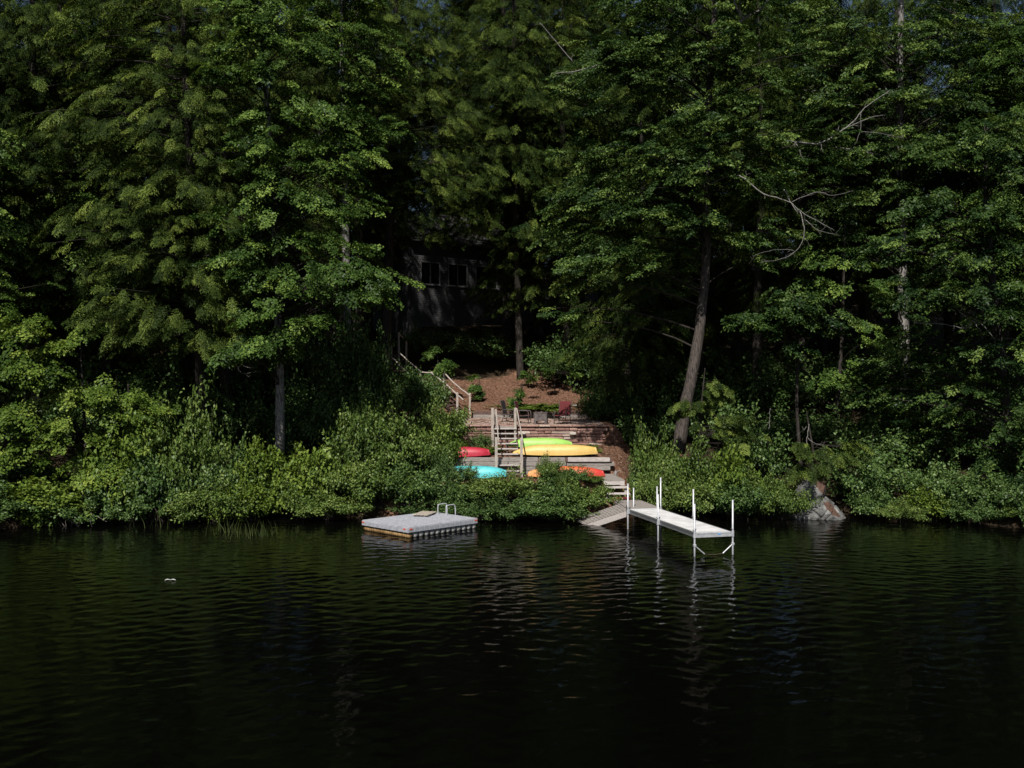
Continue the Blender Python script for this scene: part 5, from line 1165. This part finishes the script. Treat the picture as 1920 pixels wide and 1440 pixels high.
for a in [
    # bank beside the thicket
    (320, 735, 75, 31.0, 'b', 'tall round shrub with pale glossy tips between thicket and hemlock trunk'),
    (380, 790, 60, 30.6, 'a', 'mid height shrub just below the hemlock trunk base'),
    (255, 790, 70, 30.4, 'd', 'yellowish shrub under the arching young maple'),
    (290, 860, 62, 29.5, 'c', 'deep green shrub above the dark bare bank stretch'),
    (215, 880, 50, 29.6, 'e', 'shaded thin shrub beside the dark gap in the thicket'),
    (90, 900, 80, 29.0, 'd', 'yellow green waterside shrub below the young maples'),
    (20, 930, 70, 28.4, 'e', 'dim shrub at the very corner of the bank over bare twigs'),
    (355, 915, 58, 29.4, 'b', 'low shrub leaning out over the water above the reeds'),
    (430, 850, 52, 30.3, 'c', 'dark green shrub between hemlock trunk and pale maple trunk'),
    (400, 900, 62, 29.5, 'a', 'low spreading shrub whose leaves brush the water beside the reeds'),
    (490, 835, 56, 30.6, 'd', 'light green shrub at the foot of the pale maple trunk'),
    (470, 905, 48, 29.6, 'd', 'small yellowish shrub over the reeds'),
    (560, 845, 62, 30.8, 'd', 'wide yellow green shrub past the pale maple trunk'),
    (575, 905, 52, 30.2, 'b', 'waterside shrub at the bare brown gap behind the raft'),
    (640, 850, 56, 30.9, 'a', 'rounded shrub behind the raft corner'),
    (620, 920, 58, 29.9, 'a', 'low shrub at the waterline next to the raft'),
    (672, 765, 46, 31.8, 'b', 'upright shrub with silvery leaf tips at the head of the raft bank'),
    (715, 745, 66, 32.0, 'a', 'tallest shrub of the raft bank, top nearest the hillside staircase'),
    (765, 790, 60, 31.6, 'a', 'big leafy shrub just outside the patio edge'),
    (700, 860, 66, 30.4, 'b', 'dense shrub directly behind the grey raft'),
    (770, 870, 62, 30.4, 'c', 'dense darker shrub above the loose board of the raft'),
    (815, 800, 34, 32.6, 'd', 'bright shrub hiding the end of the crimson kayak'),
    (835, 750, 42, 35.0, 'a', 'shrub covering the foot of the hillside staircase'),
    (790, 700, 50, 39.5, 'c', 'shrub under the landing of the hillside staircase'),
    (750, 690, 46, 42.0, 'e', 'dim shrub by the upper flight of the hillside staircase'),
    (818, 893, 36, 30.6, 'e', 'thin dark shrub in front of the turquoise kayak'),
    (828, 846, 20, 31.2, 'e', 'small leafy shrub between the crimson and turquoise kayaks'),
    (850, 905, 44, 30.3, 'c', 'low shrub above the raft ladder'),
    (905, 893, 46, 30.5, 'b', 'low shrub just below the turquoise kayak'),
    (955, 885, 52, 30.5, 'a', 'spreading shrub under the foot of the wooden staircase'),
    (1030, 855, 22, 31.1, 'a', 'shrub with one tall shoot before the yellow kayak'),
    (1022, 900, 56, 30.1, 'c', 'deep green waterside shrub below the orange kayak'),
    (1040, 880, 24, 31.0, 'e', 'shrub leafing over the orange kayak'),
    (1092, 900, 48, 30.3, 'a', 'broad shrub beside the top of the boat ramp'),
    (1035, 935, 62, 29.6, 'c', 'lowest shrub overhanging the water beside the boat ramp tip'),
    (965, 930, 56, 29.8, 'e', 'dark low shrub over the water between raft and ramp'),
    (912, 938, 46, 29.7, 'e', 'dark low shrub at the waterline behind the raft ladder side'),
    (800, 942, 52, 30.1, 'e', 'dark low shrub at the waterline behind the raft board'),
    (60, 855, 66, 30.6, 'c', 'deep green shrub between the two young maples nearest the photo edge'),
    (1058, 886, 26, 30.9, 'b', 'leafy shrub shoots just below the middle of the orange kayak'),
    (1078, 876, 26, 31.0, 'e', 'small leafy shrub halfway along the orange kayak'),
    (868, 872, 26, 31.1, 'e', 'thin leafy shrub at the middle of the turquoise kayak'),
    (1112, 900, 26, 31.0, 'b', 'small shrub at the red tip of the orange kayak'),
    (868, 826, 20, 34.6, 'd', 'weedy low plant behind the crimson kayak'),
    (908, 838, 26, 34.4, 'd', 'yellowish weed clump between crimson kayak and stair'),
    (1100, 838, 22, 34.9, 'd', 'low weeds behind the end of the yellow kayak'),
    (905, 812, 16, 35.2, 'e', 'small dark leaved plant against the stone wall beside the stair'),
    (1010, 757, 50, 41.3, 'd', 'trailing olive ground plant along the patio edging'),
    # dock side bank
    (1232, 805, 48, 31.8, 'b', 'tall shrub standing between dock landing and leaning oak'),
    (1290, 825, 56, 31.6, 'a', 'broad shrub hiding the foot of the leaning oak'),
    (1235, 880, 42, 30.6, 'a', 'shrub brushing the wooden landing'),
    (1300, 890, 60, 30.2, 'b', 'waterside shrub behind the dock pipes'),
    (1365, 845, 50, 31.2, 'd', 'pale green shrub behind the dock end'),
    (1385, 900, 56, 29.9, 'c', 'low deep green shrub overhanging the water off the dock end'),
    (1440, 880, 50, 30.2, 'b', 'round shrub two metres short of the boulder'),
    (1468, 905, 40, 29.9, 'a', 'round light shrub touching the boulder'),
    (1205, 845, 24, 32.4, 'e', 'thin reddish shrub beside the bare mulch path'),
    (1620, 840, 70, 31.5, 'e', 'shaded shrub rising just behind the boulder'),
    (1640, 915, 46, 30.2, 'c', 'dark shrub at the far flank of the boulder'),
    (1740, 870, 56, 30.4, 'c', 'half lit shrub on the shaded bank past the boulder'),
    (1690, 938, 36, 29.4, 'a', 'tiny lit waterside shrub past the boulder'),
    (1745, 915, 40, 29.6, 'd', 'yellow green tuft shrub on the shaded bank'),
    (1820, 880, 60, 29.8, 'e', 'dim shrub beneath the overhanging oak'),
    (1905, 945, 40, 28.4, 'b', 'lit shrub reaching over the water at the frame edge'),
    (1830, 935, 46, 29.0, 'e', 'dark leafy fringe shrub drooping to the water below the overhanging oak'),
    (1790, 930, 40, 29.6, 'c', 'deep green fringe shrub at the shaded waterline between tuft and overhanging oak'),
    (1870, 900, 50, 29.4, 'c', 'deep green shrub round the foot of the overhanging oak'),
    (140, 925, 60, 29.0, 'e', 'dim shrub over the bare twigs of the dark bank'),
    (240, 925, 50, 29.2, 'e', 'dim shrub along the dark bank before the reeds'),
    (1680, 800, 70, 33.5, 'e', 'dark understory shrub behind the boulder in deep shade'),
    (1790, 800, 70, 33.0, 'e', 'dark understory shrub between grey oak trunk and overhanging oak'),
    (1420, 800, 60, 33.5, 'e', 'shaded understory shrub behind the dock end shrubs'),
    (1180, 700, 60, 42.0, 'e', 'dark understory shrub in the shade beyond the patio end'),
    (1130, 745, 40, 39.5, 'e', 'small dark shrub just past the shaded patio end'),
    (1210, 770, 50, 37.0, 'e', 'dark shrub behind the leaning oak on the shaded slope'),
    (1240, 690, 60, 40.5, 'e', 'dark shrub higher on the shaded slope behind the leaning oak'),
    (610, 690, 70, 38.5, 'e', 'dark understory shrub on the shaded slope behind the raft bank'),
    (540, 750, 60, 35.5, 'e', 'dim understory shrub in the hollow by the pale maple trunk'),
    (450, 745, 60, 35.5, 'e', 'dim understory shrub in the hollow by the hemlock trunk'),
    (880, 625, 60, 50.0, 'e', 'shrub against the dark house wall under the windows'),
    (960, 640, 60, 49.5, 'e', 'shrub in the gloom between house and slender hemlock'),
    (800, 615, 46, 50.0, 'e', 'shrub in the gloom at the house corner'),
    (1080, 640, 70, 46.0, 'e', 'dark shrub on the shaded upper slope past the slender hemlock'),
]:
    shrub(*a)

ULAB = 'dark understory shrub in the deep shade under the trees'
for (px, yt, hw, d) in [(400, 640, 70, 40), (480, 660, 70, 41), (560, 640, 70, 43), (640, 640, 60, 44), (690, 700, 50, 40), (645, 600, 52, 39.6), (690, 640, 40, 41), (350, 720, 70, 37), (590, 740, 55, 36), (660, 745, 45, 36),
                        (1160, 620, 70, 46), (1240, 610, 70, 47), (1330, 640, 80, 44), (1400, 690, 80, 40), (1480, 660, 80, 42), (1560, 690, 80, 40), (1640, 660, 80, 41), (1720, 680, 80, 39), (1800, 660, 80, 40), (1880, 700, 80, 37), (1340, 740, 60, 37.5), (1500, 770, 70, 36), (1600, 770, 70, 35.5), (1720, 760, 70, 35.5), (1850, 770, 80, 34), (1920, 830, 60, 31.5), (1150, 690, 50, 40), (1110, 640, 60, 47),
                        (100, 640, 90, 38), (200, 640, 90, 39), (300, 650, 90, 39), (20, 660, 90, 37), (250, 720, 80, 35), (150, 740, 70, 34)]:
    shrub(px, yt, hw, d, 'e', ULAB)['group'] = 'understory shrubs in deep shade'

for (px, yt, hw, d) in [(1960, 900, 60, 27.9), (2040, 860, 70, 27.8), (2120, 870, 70, 27.6), (2200, 840, 80, 27.4), (2010, 780, 80, 29.5), (2140, 760, 90, 29.5)]:
    shrub(px, yt, hw, d, 'e', 'shrub on the bank farther along the shore past the overhanging oak')['group'] = 'bank shrubs past the overhanging oak'
for (px, yt, hw, d) in [(-50, 880, 70, 28.2), (-140, 860, 80, 27.9), (-230, 850, 80, 27.6), (-100, 760, 90, 30)]:
    shrub(px, yt, hw, d, 'c', 'shrub on the bank farther along the shore past the young maples')['group'] = 'bank shrubs past the young maples'

# bare twigs drooping to the water under the thicket
def bare():
    rng = np.random.default_rng(77); r = thing('dead_brush', 'bare dead twigs drooping to the water under the thicket', 'brush', P(60, 985, 28.6))
    org = np.array(r.location); mb = MB()
    for k in range(90):
        px = rng.uniform(-10, 170); a = P(px, rng.uniform(925, 960), 29.2); b = P(px + rng.normal(0, 26), rng.uniform(968, 1000), 28.4)
        m = (a + b) / 2 + np.array([0, -0.2, 0.15]) + rng.normal(0, 0.1, 3); b[2] = max(b[2], -0.05)
        mb.tube(bez(a, m, b, 6) - org, np.linspace(0.014, 0.004, 6), 4, False)
    mb.build('twig_mass', M['wood'], r)
bare()

# reeds
def reeds(px0, px1, py, n, label, seed):
    rng = np.random.default_rng(seed); d = CAMZ * F / (py - 720)
    c = P((px0 + px1) / 2, py, d); r = thing('reed_clump', label, 'reeds', (c[0], c[1], 0.0), 0, 'reeds in the shallows')
    V = []; Fc = []; T = []
    for k in range(n):
        x = (rng.uniform(px0, px1) - 960) / F * d - c[0]; y = rng.normal(0, 0.45)
        h = rng.uniform(0.25, 0.72); l = rng.normal(0, 0.22, 2); w = rng.uniform(0.007, 0.012); th = rng.uniform(0, 3.14)
        dx, dy = math.cos(th) * w, math.sin(th) * w
        b = len(V); t = rng.uniform(0.2, 0.9)
        for s in (0, 0.5, 0.8, 1.0):
            cx, cy, cz = x + l[0] * s * s * h * 1.4, y + l[1] * s * s * h * 1.4, -0.1 + (h + 0.1) * (s - 0.12 * s * s * abs(l[0]) * 3)
            ww = (1 - s * 0.9)
            V += [(cx - dx * ww, cy - dy * ww, cz), (cx + dx * ww, cy + dy * ww, cz)]
        for i in range(3): Fc.append((b + 2 * i, b + 2 * i + 1, b + 2 * i + 3, b + 2 * i + 2)); T.append(t)
    mesh_from('blades', V, Fc, M['reed'], r, T)
reeds(430, 512, 1004, 90, 'larger reed clump standing in the shallows nearer the raft', 5)
reeds(395, 440, 998, 22, 'sparse reed stalks beside the larger reed clump', 6)
reeds(250, 330, 990, 16, 'few thin reed stalks under the low shrub by the dark bank', 7)

# ---------------------------------------------------------------- the wood behind
def generic(kind, seed, name, label, H, crown0, R, n, bark, size, mat=None):
    rng = np.random.default_rng(seed)
    path = [(0, 0, -0.5, .34), (rng.normal(0, .1), 0, H * .3, .27), (rng.normal(0, .2), rng.normal(0, .2), H * .6, .19), (rng.normal(0, .2), rng.normal(0, .2), H, .03)]
    blobs = []
    ks = 9
    for k in range(ks):
        t = k / (ks - 1); z = H * (crown0 + (1 - crown0) * t)
        rr = R * (1 - 0.80 * t) if kind == 'hemlock' else R * (0.62 + 0.55 * math.sin(math.pi * min(1, t * 0.95 + 0.12))) * (1 - 0.35 * t)
        q = rng.normal(0, 0.25 * rr, 2)
        blobs.append(((q[0], q[1], z), (rr, rr, H * 0.07), int(n * max(rr, 0.8) / (R * ks) * 1.5), size))
    return make_tree(name, label, 'tree', kind, path, blobs, bark, seed, mat=mat, group='trees of the wood behind', rise=0.05 if kind == 'hemlock' else 0.45, extra_limb=0.3, base=(0, 0, 0), front=0.0, dens=3.0 if kind == 'hemlock' else 2.4, csig=0.6)

BG = [generic('hemlock', 301, 'wood_hemlock', 'tall dim hemlock deep in the wood behind the shore trees', 25, .22, 4.2, 330, 'bark', 1.35),
      generic('hemlock', 302, 'wood_hemlock', 'tall dim hemlock deep in the wood behind the shore trees', 28, .30, 3.8, 320, 'bark', 1.35),
      generic('oak', 303, 'wood_oak', 'tall dim broadleaf tree deep in the wood behind the shore trees', 25, .35, 5.0, 330, 'bark', 1.4),
      generic('maple', 304, 'wood_maple', 'dim layered maple deep in the wood behind the shore trees', 22, .28, 4.6, 320, 'bark', 1.35)]
bg_used = set()
def bgtree(k, px, d, sc=1.0):
    x = (px - 960) / F * d; rz = RNG.uniform(0, 6.28); z = G(x, d) - 0.2
    s = (sc, sc, sc * RNG.uniform(0.95, 1.08))
    if k not in bg_used:
        bg_used.add(k); o = BG[k]; o.location = tuple(wp(x, d, z)); o.rotation_euler = (0, 0, rz); o.scale = s
    else:
        copy_thing(BG[k], BG[k].name.split('.')[0], wp(x, d, z), rz, s)
for (k, px, d, sc) in [(0, -60, 39, 1), (1, 150, 40, 1), (0, 230, 43, 1.0), (3, 420, 38.5, .95), (1, 470, 43, 1), (0, 590, 46, 1), (3, 20, 36.5, .85), (3, 200, 37, .9),
                       (2, 1175, 43.5, 1.0), (0, 1060, 49, 1.05), (0, 1200, 40, .85), (2, 1260, 45, 1), (1, 1380, 44, 1), (1, 1420, 39.5, .85), (2, 1500, 42, 1), (0, 1620, 46, .95), (1, 1630, 41.5, .85), (2, 1790, 41, .9), (3, 1900, 37, .85), (2, 1960, 40, .95), (1, 1860, 46, .9), (2, 2050, 36, .9), (3, 2080, 33, .8), (0, -160, 36, .95), (3, -120, 32, .8),
                       (0, 820, 66, 1.1), (1, 930, 64, 1.15), (0, 1040, 62, 1.1), (1, 720, 62, 1.1), (2, 640, 56, 1.05), (0, 540, 56, 1.1), (1, 420, 55, 1.1), (2, 330, 52, 1.05), (0, 200, 53, 1.1), (1, 80, 52, 1.1), (0, -50, 50, 1.1), (2, -150, 46, 1),
                       (1, 1130, 57, 1.1), (0, 1230, 56, 1.1), (2, 1330, 54, 1.05), (1, 1450, 56, 1.0), (2, 1560, 55, .95), (0, 1700, 57, .9), (1, 1840, 56, .9), (0, 1980, 53, 1),
                       (1, 952, 52, 1.2), (0, 690, 57, 1.2), (1, 1010, 53, 1.1), (0, 1080, 54, 1.1), (0, 1310, 42.5, .9), (0, 1540, 49, 1.05), (1, 1680, 49, 1.0), (0, 1780, 48, 1.0), (1, 1930, 45, 1.0), (0, 330, 47, 1.1), (1, 100, 45, 1.1), (0, 480, 50, 1.1), (1, 600, 52, 1.1), (0, -20, 44, 1.05), (1, 260, 60, 1.15), (0, 130, 61, 1.15), (1, 360, 61, 1.15), (0, 1180, 64, 1.15), (1, 1320, 63, 1.15), (1, 850, 67, 1.35), (0, 900, 71, 1.4), (0, 1450, 60, 1.25), (1, 1520, 61, 1.25), (0, 1640, 62, 1.2), (1, 1090, 66, 1.35), (0, 960, 68, 1.4), (0, 870, 78, 1.2), (1, 760, 76, 1.2), (0, 1000, 77, 1.2), (2, 650, 74, 1.2), (1, 520, 72, 1.2), (0, 380, 70, 1.2), (1, 240, 70, 1.2), (0, 100, 70, 1.2), (1, -40, 68, 1.2), (1, 1120, 74, 1.2), (0, 1260, 72, 1.2), (1, 1400, 72, 1.1), (0, 1560, 74, 1.0)]:
    bgtree(k, px, d, sc)

# fallen leaves and twigs over the mulch
def litter():
    rng = np.random.default_rng(909); n = 4200
    d = np.concatenate([rng.uniform(41.3, 47.5, 2600), rng.uniform(31.2, 36, 1000), rng.uniform(36.3, 40.9, 600)])
    x = np.concatenate([rng.uniform(-4.5, 5.0, 2600), rng.uniform(3.0, 6.2, 1000), rng.uniform(-3.0, 4.5, 600)])
    z = gz(x, d) + 0.02; z[3600:] = 3.60 + (d[3600:] - 36.2) / 4.8 * 0.14 + 0.024
    pos = np.stack([x, d * K, z], 1); th = rng.uniform(0, 6.28, n)
    dr = np.stack([np.cos(th), np.sin(th), rng.normal(0.1, 0.25, n)], 1); nm = rng.normal(0, 0.35, (n, 3)) + np.array([0, 0, 1.0])
    ln = rng.uniform(0.05, 0.12, n); k = rng.uniform(0, 1, n) < 0.3; ln[k] *= 2.6; wd = np.where(k, 0.012, ln * 0.6)
    o = leaf_object('leaf_litter', pos, dr, nm, ln, wd, rng.uniform(0, 1, n), mat_leaf('dry_leaves', (0.06, 0.032, 0.02), (0.22, 0.13, 0.08), (0.46, 0.36, 0.25), 0.1, 0.01), None, 0.12, 0.1)
    o['kind'] = 'stuff'
litter()
